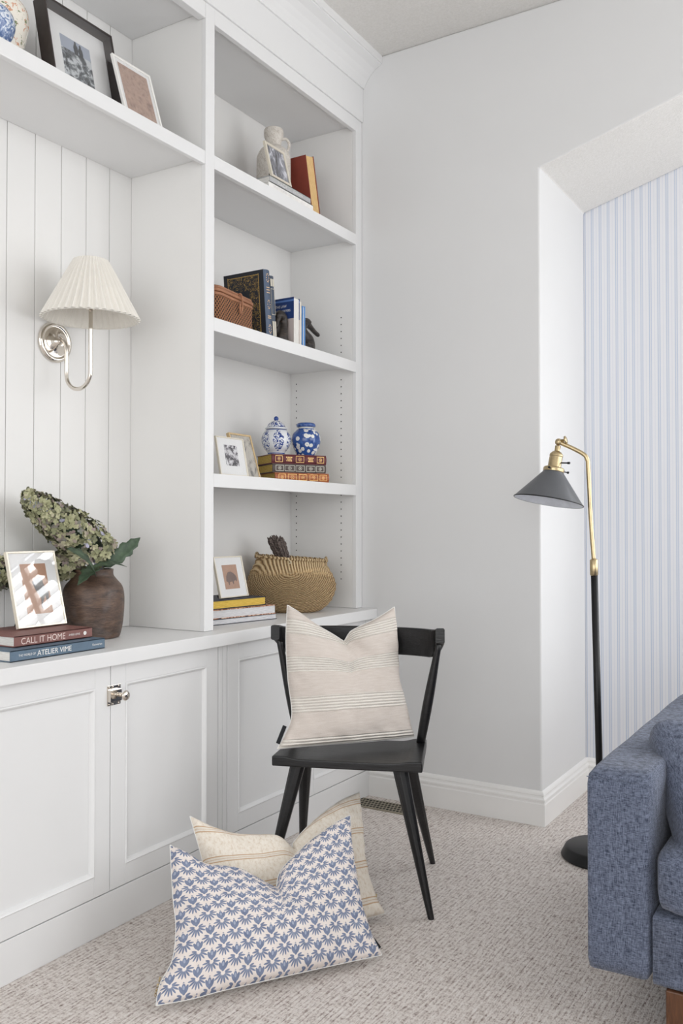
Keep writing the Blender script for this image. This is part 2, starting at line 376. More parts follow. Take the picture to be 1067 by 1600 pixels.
left_parts = [
    ('shelf', shelf(Y0 + .045, SA - .0005, 2.3515), dict(bevel=.0025, mat=M['paint'])),
    ('top_rail', [(XB, XS - .03, Y0 + .045, SA - .0005, ZTOP, ZTOP + .028), (XS - .03, XS, Y0 + .045, SA - .0005, 2.789, 2.842)], dict(bevel=.0025, mat=M['paint'])),
    ('side_panel', [(XB, XS, Y0, Y0 + .045, ZT + .001, 2.842)], {})]
lb = bookcase('wide white bookcase bay with vertical shiplap backing and one high shelf', dict(y=(Y0 + SA) / 2, parts=left_parts))
bm = bmesh.new(); gy = 2.2215 - .1022; y = SA - .0005; ys = [SA - .0005]
while gy > Y0 + .03: ys.append(gy); gy -= .1022
ys.append(Y0 + .045); ycm = (Y0 + SA) / 2
for z0, z1 in ((ZT + .001, 2.842),):
    addbox(bm, XL + .006 - XB, -.006, Y0 + .045 - ycm, SA - .0005 - ycm, z0 - ZT, z1 - ZT)
    for a_, b_ in zip(ys, ys[1:]): addbox(bm, -.006, 0, b_ + (.0012 if b_ > Y0 + .05 else 0) - ycm, a_ - (.0012 if a_ < SA - .01 else 0) - ycm, z0 - ZT, z1 - ZT)
build('shiplap_back_panel', bm, M['inside'], lb, bevel=.0009)
# frieze and crown moulding up to the ceiling
bm = bmesh.new(); XW = XL + .006
pr = [(XW, 2.8425), (XS + .006, 2.8425), (XS + .006, 2.984), (XS + .013, 2.984), (XS + .013, 2.990), (XS + .019, 3.001), (XS + .029, 3.017), (XS + .045, 3.036), (XS + .066, 3.053), (XS + .093, 3.066), (XS + .093, 3.071), (XS + .099, 3.072), (XS + .099, 3.1035), (XW, 3.1035)]
prism(bm, pr, 'y', Y0 - .02, YB - .001); struct('trim_1', bm, M['paint'])

# ---------------------------------------------------------------- floor register
rg = empty('floor_register', (-1.70, 3.125, 0), (0, 0, 0), label='perforated bronze floor register set in the carpet by the baseboard', cat='vent')
build('frame', B((-.155, .155, -.052, .052, 0, .004)), M['register'], rg, bevel=.001)
bm = bmesh.new()
for i in range(20):
    for j in range(4):
        x = -.142 + i * .015 + (.0075 if j % 2 else 0); y = -.034 + j * .0225
        if x < .146: lathe(bm, [(0, 0), (.0052, 0), (.0052, .0005), (0, .0005)], 8, c=(x, y, .0041), fn=lambda r, z, a: r * (1.25 if abs(math.sin(a)) > .6 else 1))
build('holes', bm, M['void'], rg)

# ---------------------------------------------------------------- pillows
def cat(pts, t):                                  # sample a polyline smoothly by arc length
    P = [Vector((p[0], p[1])) for p in pts]; d = [0]
    for a_, b_ in zip(P, P[1:]): d.append(d[-1] + (b_ - a_).length)
    s = t * d[-1]
    for i in range(len(P) - 1):
        if s <= d[i + 1] + 1e-9:
            k = (s - d[i]) / max(d[i + 1] - d[i], 1e-9); p0, p1, p2, p3 = P[max(i - 1, 0)], P[i], P[i + 1], P[min(i + 2, len(P) - 1)]
            return .5 * ((2 * p1) + (p2 - p0) * k + (2 * p0 - 5 * p1 + 4 * p2 - p3) * k * k + (3 * p1 - p0 - 3 * p2 + p3) * k ** 3)
    return P[-1]
def pillow(loc, adir, tilt, top, right, bot, left, W, H, T, crease, label, cat_, front, name='throw_pillow', seed=1, tag=None, zipper=None, flow=.5, uvo=0):
    """outline in metres on the tilted plane; crease=(u,v,depth,width) the chop in the top edge"""
    a = Vector(adir).normalized(); nh = Vector((a.y, -a.x, 0)); t = R(tilt); b = Vector((0, 0, 1)) * math.cos(t) - nh * math.sin(t); nn = a.cross(b)
    root = empty(name, loc, label=label, cat=cat_); root.matrix_world = Matrix(((a.x, b.x, nn.x, loc[0]), (a.y, b.y, nn.y, loc[1]), (a.z, b.z, nn.z, loc[2]), (0, 0, 0, 1)))
    N = 72; rnd = random.Random(seed); ph = [rnd.uniform(0, 6.28) for _ in range(8)]
    c00, c10, c01, c11 = cat(bot, 0), cat(bot, 1), cat(top, 0), cat(top, 1)
    def S(u, v):
        return (1 - v) * cat(bot, u) + v * cat(top, u) + (1 - u) * cat(left, v) + u * cat(right, v) - ((1 - u) * (1 - v) * c00 + u * (1 - v) * c10 + (1 - u) * v * c01 + u * v * c11)
    grid = {}
    for i in range(N + 1):
        for j in range(N + 1): grid[i, j] = S(i / N, j / N)
    def thick(i, j, side):
        u, v = i / N, j / N; e = (4 * u * (1 - u)) * (4 * v * (1 - v)); h = T * max(e, 0) ** .42
        p = grid[i, j]; cu, cv, cd, cw = crease
        if v > .45:                                 # a soft valley running down from the notch
            k = max(0, (p.y - cv) / .16); along = min(1, max(0, (p.y - cv + .03) / .10))
            line = cu + (p.y - cv) * crease_slope
            h *= 1 - cd * along * math.exp(-((p.x - line) / cw) ** 2)
        rp = .0035 * math.sin(31 * p.x + 9 * p.y + ph[0]) + .0025 * math.sin(24 * p.y - 17 * p.x + ph[1]) + .002 * math.sin(60 * p.x + ph[2]) * math.cos(44 * p.y + ph[3])
        edge = math.exp(-(min(u, 1 - u, v, 1 - v) / .09) ** 2)
        pk = .004 * edge * math.sin((p.x + p.y) * 95 + ph[4])
        return (h + (rp + pk) * min(1, h / T * 1.6)) * side
    crease_slope = crease[4] if False else CS
    for side, mat, nm in ((1, front, 'front_cover'), (-1, M['white_cloth'], 'back_cover')):
        bm = bmesh.new(); uvl = bm.loops.layers.uv.new('UVMap'); vv = {}
        for i in range(N + 1):
            for j in range(N + 1):
                p = grid[i, j]; th = thick(i, j, side) if side > 0 else thick(i, j, side) * .75
                vv[i, j] = bm.verts.new((p.x, p.y, th + (0 if side > 0 else -.0006)))
        for i in range(N):
            for j in range(N):
                f = bm.faces.new([vv[k] for k in ((i, j), (i + 1, j), (i + 1, j + 1), (i, j + 1))])
                for l, k in zip(f.loops, ((i, j), (i + 1, j), (i + 1, j + 1), (i, j + 1))):
                    q = grid[k]; wv = max(0, (k[1] / N - .5) / .5); wv = wv * wv * (3 - 2 * wv) * flow
                    l[uvl].uv = (q.x * (1 - flow * .6) + k[0] / N * W * flow * .6, q.y * (1 - wv) + k[1] / N * H * wv + uvo)
        build(nm, bm, mat, root, smooth=True)
    bm = bmesh.new(); ring = [(0, j) for j in range(N, 0, -1)] + [(i, 0) for i in range(N)] + [(N, j) for j in range(N)] + [(i, N) for i in range(N, -1, -1)]
    tube(bm, [(grid[k].x, grid[k].y, -.001) for k in ring], .0017, 6); build('seam', bm, M['white_cloth'], root, smooth=True)
    if tag:
        (x0, y0), (x1, y1) = tag; d = (Vector((x1, y1)) - Vector((x0, y0))).normalized(); q = Vector((-d.y, d.x)) * tagw
        bm = bmesh.new(); prism(bm, [(x0, y0), (x1, y1), (x1 + q.x, y1 + q.y), (x0 + q.x, y0 + q.y)], 'z', -.001, .0015); build('fabric_tag', bm, M['black_cloth'], root)
    if zipper:
        bm = bmesh.new(); x, y = zipper
        for k in range(5): lathe(bm, [(.002, -.0015), (.0034, 0), (.002, .0015)], 10, c=(x + k * .0022, y + k * .0052, -.004), mat=Matrix.Rotation(.6 * k, 4, 'X'))
        tube(bm, [(x + .012, y + .026, -.004), (x + .016, y + .036, -.004)], .0022, 8); build('zip_pull', bm, M['brass'], root)
    return root
CS, tagw = -1.0, .012
pillow((-1.5479, 2.1643, .457), (.626, .7798, 0), 12,
       [(.058, .429), (.100, .401), (.140, .370), (.200, .333), (.230, .313), (.238, .311), (.253, .331), (.272, .345), (.356, .379), (.418, .412)],
       [(.450, 0), (.437, .045), (.423, .125), (.409, .186), (.417, .307), (.418, .412)],
       [(0, 0), (.135, .0), (.259, -.002), (.345, -.002), (.45, 0)],
       [(0, 0), (.026, .037), (.052, .096), (.046, .207), (.047, .324), (.058, .429)],
       .46, .45, .066, (.282, .262, .90, .030), 'oatmeal throw pillow with nubby white stripe bands, sitting on the black chair', 'pillow', M['pillow_stripe'], seed=3, tag=((.008, .012), (.033, .062)), flow=.45, uvo=.024)
CS = -.6; tagw = -.012
pillow((-1.4314, 1.5265, .022), (.5626, .8267, 0), 40,
       [(.087, .361), (.123, .334), (.164, .299), (.232, .278), (.294, .245), (.335, .214), (.345, .214), (.367, .253), (.454, .309), (.542, .350), (.601, .370)],
       [(.581, 0), (.563, .071), (.561, .154), (.578, .272), (.601, .370)],
       [(0, 0), (.083, -.003), (.161, 0), (.324, .001), (.479, .001), (.581, 0)],
       [(0, 0), (.015, .041), (.052, .090), (.071, .160), (.075, .236), (.087, .361)],
       .56, .39, .070, (.360, .165, .85, .036), 'cream throw pillow with blue block-print motifs, lying in front on the carpet', 'pillow', M['pillow_print'], seed=7, tag=((.564, .060), (.584, .018)), zipper=(.002, .022))
CS = .05; tagw = .01
pillow((-1.4633, 1.7601, .022), (.4717, .8818, 0), 36,
       [(.024, .367), (.077, .327), (.145, .293), (.257, .267), (.298, .222), (.309, .243), (.389, .291), (.490, .333), (.569, .350)],
       [(.528, 0), (.511, .053), (.512, .145), (.536, .236), (.569, .350)],
       [(0, 0), (.15, -.002), (.3, 0), (.528, 0)],
       [(0, 0), (.018, .06), (.030, .15), (.032, .250), (.024, .367)],
       .52, .39, .060, (.300, .200, .70, .035), 'cream linen throw pillow with thin tan lines, leaning behind the blue print pillow', 'pillow', M['pillow_line'], seed=11, zipper=(.505, .02))

# ---------------------------------------------------------------- chair
FL, e1, e2 = Vector((-1.553, 2.143, 0)), Vector((.931, .364, 0)), Vector((-.364, .931, 0))
ch = empty('dining_chair', (0, 0, 0), label='black wooden chair with curved back rail and plank seat, holding the striped pillow', cat='chair')
ch.matrix_world = Matrix(((e1.x, e2.x, 0, FL.x), (e1.y, e2.y, 0, FL.y), (0, 0, 1, 0), (0, 0, 0, 1)))
bm = bmesh.new(); NX, NY = 40, 22; tp, bt = {}, {}
def seat_xy(i, j):
    s, t = i / NX, j / NY; x = .448 * s; y = .29 * t
    if t < .5: y += -.004 * math.sin(math.pi * s) * (1 - 2 * t)
    x = .224 + (x - .224) * (1 - .05 * t)
    return x, y
for i in range(NX + 1):
    for j in range(NY + 1):
        x, y = seat_xy(i, j); s, t = i / NX, j / NY
        d = min(1, max(0, (min(s, 1 - s) - .07) / .12)); d = d * d * (3 - 2 * d)
        dip = .009 * d * (1 if t > .35 else .72 + .8 * t)
        tp[i, j] = bm.verts.new((x, y, .44 - dip)); bt[i, j] = bm.verts.new((x, y, .410))
for i in range(NX):
    for j in range(NY):
        bm.faces.new([tp[k] for k in ((i, j), (i + 1, j), (i + 1, j + 1), (i, j + 1))]); bm.faces.new([bt[k] for k in ((i, j), (i, j + 1), (i + 1, j + 1), (i + 1, j))])
for i in range(NX):
    for j in (0, NY): bm.faces.new((tp[i, j], bt[i, j], bt[i + 1, j], tp[i + 1, j]))
for j in range(NY):
    for i in (0, NX): bm.faces.new((tp[i, j], bt[i, j], bt[i, j + 1], tp[i, j + 1]))
build('seat', bm, M['black_wood'], ch, bevel=.004)
for (s0, t0), (s1, t1) in (((.376, .05), (.473, -.011)), ((.072, .05), (-.025, -.011)), ((.385, .185), (.4465, .409)), ((.063, .185), (.0015, .409))):
    bm = bmesh.new(); n = 8; tube(bm, [(s0 + (s1 - s0) * k / n, t0 + (t1 - t0) * k / n, .4165 * (1 - k / n)) for k in range(n + 1)], [.0235 - .0005 * k - .010 * (k / n) for k in range(n + 1)], 10)
    for v in bm.verts:
        if v.co.z < .006: v.co.z = 0.0
    build('leg', bm, M['black_wood'], ch, bevel=.001)
# bent back rail: deep in the middle, narrowing into blunt ends
bm = bmesh.new(); n = 36; rings = []
for k in range(n + 1):
    s = k / n; a = math.pi * s; x = .225 + .262 * -math.cos(a); y = .185 + .135 * math.sin(a) ** .8
    tx, ty = .262 * math.sin(a), .135 * math.cos(a) * .9; L_ = math.hypot(tx, ty) or 1
    nx, ny = (ty / L_, -tx / L_) if L_ > 1e-6 else (0, -1)
    if k in (0, n): nx, ny = (1, 0) if k == 0 else (-1, 0); nx = (1 if k == 0 else -1) * 1.0
    q = min(1, min(s, 1 - s) / .16); q = q * q * (3 - 2 * q); zt = .806 - .012 * q; zb = .760 - .054 * q; hw = .0145 - .003 * q
    if nx * (x - .225) > 0: nx, ny = -nx, -ny
    rings.append([bm.verts.new((x + nx * o, y + ny * o, z)) for o, z in ((hw, zb + .004), (hw, zt - .004), (hw - .004, zt), (-hw + .004, zt), (-hw, zt - .004), (-hw, zb + .004), (-hw + .004, zb), (hw - .004, zb))])
for A_, B_ in zip(rings, rings[1:]):
    for i in range(8): bm.faces.new((A_[i], A_[(i + 1) % 8], B_[(i + 1) % 8], B_[i]))
bm.faces.new(rings[0]); bm.faces.new(rings[-1][::-1])
build('back_rail', bm, M['black_wood'], ch, smooth=False, bevel=.001)
for sg in (1, -1):
    bm = bmesh.new(); n = 10; p0, p1 = Vector((.224 + sg * .196, .245, .432)), Vector((.225 + sg * .2585, .215, .770))
    tube(bm, [p0.lerp(p1, k / n) for k in range(n + 1)], [.0135 + .0035 * math.sin(math.pi * min(1, k / n * 1.2)) - .0035 * k / n for k in range(n + 1)], 12)
    build('back_post', bm, M['black_wood'], ch, smooth=True)

# ---------------------------------------------------------------- sofa
sf = empty('sofa', (-.572, 1.976, 0), label='blue-grey tweed sofa cut off by the right edge, on dark wood legs', cat='sofa')
def soft(name, x0, x1, y0, y1, z0, z1, r, parent, mat=M['sofa'], puff=0, seed=0, rot=None):
    bm = bmesh.new(); bmesh.ops.create_cube(bm, size=1)
    bmesh.ops.subdivide_edges(bm, edges=bm.edges, cuts=14, use_grid_fill=True)
    rn = random.Random(seed); p = [rn.uniform(0, 6) for _ in range(4)]
    hx, hy, hz = (x1 - x0) / 2, (y1 - y0) / 2, (z1 - z0) / 2
    for v in bm.verts:
        c = v.co * 2; q = Vector((c.x * hx, c.y * hy, c.z * hz))
        inn = Vector((max(-hx + r, min(hx - r, q.x)), max(-hy + r, min(hy - r, q.y)), max(-hz + r, min(hz - r, q.z))))
        d = q - inn
        if d.length > 1e-6: q = inn + d.normalized() * min(r, d.length if d.length < r else r)
        k = (1 - c.x * c.x) * (1 - c.y * c.y) * (1 if abs(c.z) > .99 else 0) + (1 - c.x * c.x) * (1 - c.z * c.z) * (1 if abs(c.y) > .99 else 0) * .6
        q += (d.normalized() if d.length else Vector()) * puff * k
        q += Vector((0, 0, 1)) * .0015 * math.sin(q.x * 23 + p[0]) * math.sin(q.y * 19 + p[1])
        v.co = q
    o = build(name, bm, mat, parent, smooth=True, loc=((x0 + x1) / 2 - sf.location.x, (y0 + y1) / 2 - sf.location.y, (z0 + z1) / 2) if parent else ((x0 + x1) / 2, (y0 + y1) / 2, (z0 + z1) / 2))
    if rot: o.rotation_euler = rot
    return o
soft('arm', -.572, -.430, 1.972, 3.10, .138, .578, .020, sf, seed=1, puff=.002)
soft('arm', 1.25, 1.392, 1.972, 3.10, .138, .578, .020, sf, seed=2, puff=.002)
soft('seat_base', -.4295, 1.2495, 1.974, 2.895, .138, .288, .008, sf, seed=3)
soft('backrest', -.4295, 1.2495, 2.90, 3.10, .138, .76, .03, sf, seed=4)
soft('seat_cushion', -.425, .41, 1.955, 2.88, .289, .435, .045, sf, puff=.012, seed=5)
soft('seat_cushion', .413, 1.245, 1.955, 2.88, .289, .435, .045, sf, puff=.012, seed=6)
for x, y in ((-.40, 2.0), (1.22, 2.0), (-.40, 3.02), (1.22, 3.02)):
    bm = bmesh.new(); prism(bm, [(x - .0, y - .03), (x + .10, y - .03), (x + .10, y + .045), (x, y + .045)], 'z', 0, .139)
    lg = build('leg', bm, M['leg_wood'], sf, bevel=.003, loc=(-sf.location.x, -sf.location.y, 0))
bm = bmesh.new(); tube(bm, [(-.565, 1.9695, .566), (-.437, 1.9695, .566)], .0011, 6)
build('seam', bm, M['sofa'], sf, loc=(-sf.location.x, -sf.location.y, 0))
# loose cushion slumped against the arm
cu_ = soft('sofa_cushion', -.275, .275, -.21, .21, -.065, .065, .045, None, puff=.018, seed=8)
tagp(cu_, 'slumped blue-grey tweed loose cushion resting in the corner of the sofa', 'cushion')
ey = Vector((-.375, .778, .50)).normalized(); ez = Vector((.28, -.42, .865)).normalized(); exx = ey.cross(ez)
cc = Vector((-.530, 2.330, .555)) - ey * .21 + exx * .275 + ez * .065
cu_.matrix_world = Matrix(((exx.x, ey.x, ez.x, cc.x), (exx.y, ey.y, ez.y, cc.y), (exx.z, ey.z, ez.z, cc.z), (0, 0, 0, 1)))

# ---------------------------------------------------------------- floor lamp
fl_ = empty('floor_lamp', (-.82, 3.03, 0), label='floor lamp with charcoal cone shade, brass arm and black pole', cat='lamp')
O = Vector((-.82, 3.03, 0)); q = lambda *p: Vector(p) - O
bm = bmesh.new(); lathe(bm, [(0, 0), (.130, 0), (.134, .006), (.120, .034), (.114, .038), (0, .040)], 64); build('base', bm, M['black_metal'], fl_, smooth=True, bevel=.001)
bm = bmesh.new(); tube(bm, [(0, 0, .03), q(-.8325, 3.0, .975)], .0115, 20); build('pole', bm, M['black_metal'], fl_, smooth=True)
bm = bmesh.new(); tube(bm, [q(-.8322, 3.0, .955), q(-.8325, 3.0, .958), q(-.8328, 3.0, 1.008), q(-.8328, 3.0, 1.011)], [.011, .0135, .0135, .010], 20); build('collar', bm, M['brass'], fl_, smooth=True)
J = Vector((-.948, 2.985, 1.412))
bm = bmesh.new(); tube(bm, smoothpath([q(-.8328, 3.0, 1.0), q(-.843, 3.0, 1.15), q(-.8505, 3.0, 1.32), q(-.8535, 2.999, 1.348), q(-.864, 2.997, 1.366), q(-.90, 2.992, 1.388), J - O], 6), .0072, 14); build('arm', bm, M['brass'], fl_, smooth=True)
bm = bmesh.new(); bmesh.ops.create_uvsphere(bm, u_segments=20, v_segments=14, radius=.0125, matrix=Matrix.Translation(J - O)); lathe(bm, [(0, .008), (.007, .008), (.005, .02), (.014, .024), (.013, .028), (0, .029)], 18, c=J - O, mat=Matrix.Rotation(R(75), 4, 'Y')); build('joint', bm, M['brass'], fl_, smooth=True)
hd = empty('lamp_head', J - O); hd.parent = fl_
ax = Vector((-.028, -.030, -.21)).normalized()             # from joint to the middle of the rim
hd.rotation_euler = Vector((0, 0, -1)).rotation_difference(ax).to_euler()
bm = bmesh.new(); lathe(bm, [(0, -.012), (.010, -.014), (.009, -.032), (.016, -.036), (.0225, -.044), (.0235, -.050), (.0215, -.052), (.0225, -.056), (.0225, -.088), (.033, -.090), (.036, -.094), (.036, -.104), (.030, -.108)], 32)
sk = build('socket', bm, M['brass'], fl_, smooth=True, bevel=.0006)
bm = bmesh.new(); lathe(bm, [(.031, -.100), (.034, -.104), (.036, -.108), (.1165, -.206), (.1185, -.2085)], 72); sh = build('lamp_shade', bm, M['shade_grey'], fl_, smooth=True)
bm = bmesh.new(); lathe(bm, [(.030, -.104), (.034, -.111), (.1150, -.2075), (.1168, -.2095)], 72); si = build('shade_lining', bm, M['shade_white'], sh, smooth=True)
bm = bmesh.new(); lathe(bm, [(.1182, -.2065), (.1192, -.208), (.1185, -.2102), (.1165, -.2096)], 72); sr_ = build('shade_rim', bm, M['black_metal'], sh, smooth=True)
bm = bmesh.new()
for a_ in (.5, 2.6, 4.7): tube(bm, [(.035 * math.cos(a_), .035 * math.sin(a_), -.099), (.046 * math.cos(a_), .046 * math.sin(a_), -.099), (.0462 * math.cos(a_), .0462 * math.sin(a_), -.099), (.052 * math.cos(a_), .052 * math.sin(a_), -.099)], [.0018, .0018, .0042, .0038], 10)
tube(bm, [(.02, -.002, -.072), (.045, -.004, -.0705)], .0024, 8); tube(bm, [(.045, -.004, -.0705), (.053, -.005, -.070)], .0042, 8)
sc_ = build('thumb_screw', bm, M['black_metal'], fl_)
for o in (sk, sh, sc_): o.location = hd.location; o.rotation_euler = hd.rotation_euler
bpy.data.objects.remove(hd)
bm = bmesh.new(); bmesh.ops.create_uvsphere(bm, u_segments=20, v_segments=14, radius=.026, matrix=Matrix.Translation((0, 0, -.150))); build('bulb', bm, M['shade_white'], sh, smooth=True)

# ---------------------------------------------------------------- wall sconce
SY = 1.888; SP = Vector((XB, SY, 1.698))
sc = empty('wall_sconce', SP, label='polished nickel wall sconce with an ivory pleated shade', cat='lamp')
RY = Matrix.Rotation(R(90), 4, 'Y')
bm = bmesh.new(); lathe(bm, [(0, 0), (.062, 0), (.064, .004), (.0625, .009), (.056, .012), (.052, .0125), (.050, .010), (.046, .0095), (.030, .014), (.012, .024), (.0085, .032), (0, .032)], 64, mat=RY); build('backplate', bm, M['nickel'], sc, smooth=True)
axx = -2.047 - XB
bm = bmesh.new()
pts = [(.015, 0, .0), (.035, 0, .002), (.050, 0, -.006), (.056, 0, -.022), (.057, 0, -.06), (.057, 0, -.10)]
cx_, rr_ = (.057 + axx) / 2, (axx - .057) / 2
pts += [(cx_ - rr_ * math.cos(math.pi * k / 8), 0, -.105 - rr_ * .95 * math.sin(math.pi * k / 8)) for k in range(1, 9)]
pts += [(axx, 0, -.05), (axx, 0, .02), (axx, 0, .082)]
tube(bm, smoothpath(pts, 4), .0062, 16); build('arm', bm, M['nickel'], sc, smooth=True)
bm = bmesh.new(); lathe(bm, [(.0, .082), (.014, .082), (.014, .10), (.011, .102), (.011, .15), (0, .15)], 20, c=(axx, 0, 0)); build('socket', bm, M['nickel'], sc, smooth=True, bevel=.0005)
bm = bmesh.new()
for a_ in (0, 2.09, 4.19): tube(bm, [(axx, 0, .108), (axx + .075 * math.cos(a_), .075 * math.sin(a_), .108 + .02)], .0018, 6)
lathe(bm, [(.026, .105), (.030, .105), (.030, .110), (.026, .110)], 24, c=(axx, 0, 0)); build('shade_carrier', bm, M['nickel'], sc)
bm = bmesh.new(); K = 40
def pl(r, z, a): return r * (1 + .040 * math.cos(K * a) * (1 - .3 * (r < .06)))
lathe(bm, [(.0515, .232), (.075, .187), (.110, .119), (.1435, .0545)], K * 8, c=(axx, 0, 0), fn=pl)
so = build('lamp_shade', bm, M['pleat'], sc, smooth=False); so.modifiers.new('th', 'SOLIDIFY').thickness = .0012
bm = bmesh.new(); lathe(bm, [(.0485, .230), (.1385, .056)], 96, c=(axx, 0, 0)); build('shade_lining', bm, M['pleat'], so, smooth=True)
bm = bmesh.new(); lathe(bm, [(.1385, .0555), (.1402, .0535), (.1385, .052), (.1372, .0535), (.1385, .0555)], 96, c=(axx, 0, 0)); build('shade_hoop', bm, M['pleat'], so, smooth=True)

# ---------------------------------------------------------------- books
def solid(name, rgb, rough=.55, var=.03, metal=0, sc=40): return plain(name, rgb, rough, metal, var, sc)
def pages_mat(name, a, b):
    g = G(name, .85); x, y, z = g.xyz(g.coord('Object')); n = g.noise(g.coord(scale=(.03, .03, 1)), 1500, 2); g.color(g.ramp(n, [(.35, a), (.65, b)])); return g.m
M['pages'] = pages_mat('white_page_edges', (214, 211, 205), (240, 238, 234))
M['gilt'] = pages_mat('gilt_page_edges', (150, 122, 52), (206, 176, 92))
M['old_pages'] = pages_mat('yellowed_page_edges', (206, 164, 102), (238, 206, 152))
M['ink_white'] = solid('white_lettering', (240, 238, 234)); M['gold'] = plain('gold_foil', (222, 184, 118), .35, .55, .05)
M['ink_grey'] = solid('grey_lettering', (190, 190, 190)); M['ink_pale'] = solid('pale_lettering', (222, 221, 219))
def book(name, corner, yaw, L, W, T, cover, pages, label, group=None, tilt=0, stand=False, fore_edge=False, board=.0028, round_=False, lean=0):
    """corner = the low, near end of the long edge that faces the room. Local: x inwards(-)/out(+), y along the long edge, z thickness."""
    r = empty(name, corner, label=label, cat='book', group=group)
    Mx = Matrix.Translation(Vector(corner)) @ Matrix.Rotation(yaw, 4, 'Z')
    if stand: Mx = Mx @ Matrix.Rotation(lean, 4, 'X') @ Matrix.Rotation(R(90), 4, 'X') @ Matrix.Translation((0, 0, -T))
    r.matrix_world = Mx
    sgn = fore_edge
    bm = bmesh.new(); o = .003
    addbox(bm, -W, 0, 0, L, 0, board); addbox(bm, -W, 0, 0, L, T - board, T)
    if not fore_edge:
        if round_:
            n = 8; prism(bm, [(-.004, 0), (-.004, T)] + [(-.004 + .0085 * math.sin(math.pi * k / n) ** .7, T - T * k / n) for k in range(n + 1)][1:-1], 'y', 0, L)
        else: addbox(bm, -board, 0, 0, L, 0, T)
    else: addbox(bm, -W, -W + board, 0, L, 0, T)
    build('cover', bm, cover, r, bevel=.0006)
    build('page_block', B((-W + (board if fore_edge else o), -(o if fore_edge else board) * 1.0, o, L - o, board, T - board)), pages, r)
    return r
def fit(par, s, y0, y1, z, h, x=.0004, mat=None, name='lettering', cover=None):
    """lettering of height h spanning y0..y1 on the face x (spine)"""
    o = text(name, s, 1, par, (0, 0, 0), (0, 0, 0), mat or M['ink_white'], depth=0)
    xs = [v.co.x for v in o.data.vertices]; ys = [v.co.y for v in o.data.vertices]; a, b, c, d = min(xs), max(xs), min(ys), max(ys)
    for v in o.data.vertices: v.co = Vector(((v.co.x - a) / (b - a) * (y1 - y0), (v.co.y - (c + d) / 2) / (d - c) * h, 0))
    o.location = (x, y0, z); o.rotation_euler = SPINE
    return o
cl = lambda n, rgb, **k: solid(n, rgb, **k)
b = book('book', (-1.866, 1.4625, ZT + .0005), .0, .316, .25, .0285, cl('slate_blue_cloth', (92, 112, 130)), M['pages'], 'large slate blue book, bottom of the pair under the mirrored photo frame')
fit(b, 'THE WORLD OF', .025, .078, .0143, .0055); fit(b, 'ATELIER VIME', .083, .196, .0143, .0135); fit(b, 'Flammarion', .270, .305, .0143, .006)
b = book('book', (-1.907, 1.507, ZT + .0300), 0, .2625, .21, .0280, cl('russet_cloth', (132, 90, 84)), M['pages'], 'russet brown book lying on the slate blue book, beneath the mirrored frame')
fit(b, 'CALL IT HOME', .021, .166, .014, .0165, mat=cl('blush_lettering', (232, 214, 206))); fit(b, 'AMBER LEWIS', .178, .218, .014, .0055)
bm = bmesh.new(); lathe(bm, [(0, .0005), (.0055, .0005), (.0055, 0), (0, 0)], 20, mat=Matrix.Rotation(R(90), 4, 'Y')); build('round_emblem', bm, M['ink_white'], b, loc=(0, .236, .014))
# stack beside the sea-grass basket
g = G('orange_floral_cover', .5); n = g.noise(g.coord(), 70, 4, .7, 1.5); g.color(g.ramp(n, [(.40, (60, 44, 38)), (.48, (176, 96, 52)), (.54, (232, 214, 186)), (.62, (170, 60, 44))])); M['floral_cover'] = g.m
g = G('gold_floral_cover', .5); n = g.noise(g.coord(), 90, 4, .7, 1.5); g.color(g.ramp(n, [(.42, (40, 36, 34)), (.5, (202, 168, 84)), (.6, (120, 90, 50))])); M['gold_cover'] = g.m
yw = -R(9.5)
b = book('book', (-1.972, 2.335, ZT + .0005), yw, .345, .215, .0205, cl('charcoal_board', (58, 60, 66)), pages_mat('cool_page_edges', (186, 186, 190), (222, 222, 224)), 'wide white-paged book with a grey underside, lowest of the stack beside the sea-grass basket', fore_edge=True, board=.0022)
b = book('book', (-1.976, 2.32, ZT + .0215), yw - .02, .350, .205, .0325, M['floral_cover'], pages_mat('cool_page_edges', (188, 187, 190), (224, 223, 224)), 'white-paged book with an orange floral cover, middle of the stack by the sea-grass basket', fore_edge=True, board=.0030)
b = book('book', (-1.972, 2.34, ZT + .0545), yw + .05, .300, .19, .0310, cl('navy_board', (34, 38, 52)), pages_mat('yellow_page_edges', (196, 160, 62), (232, 198, 96)), 'navy book with yellow page edges, topmost of the stack under the bison frame', fore_edge=True)
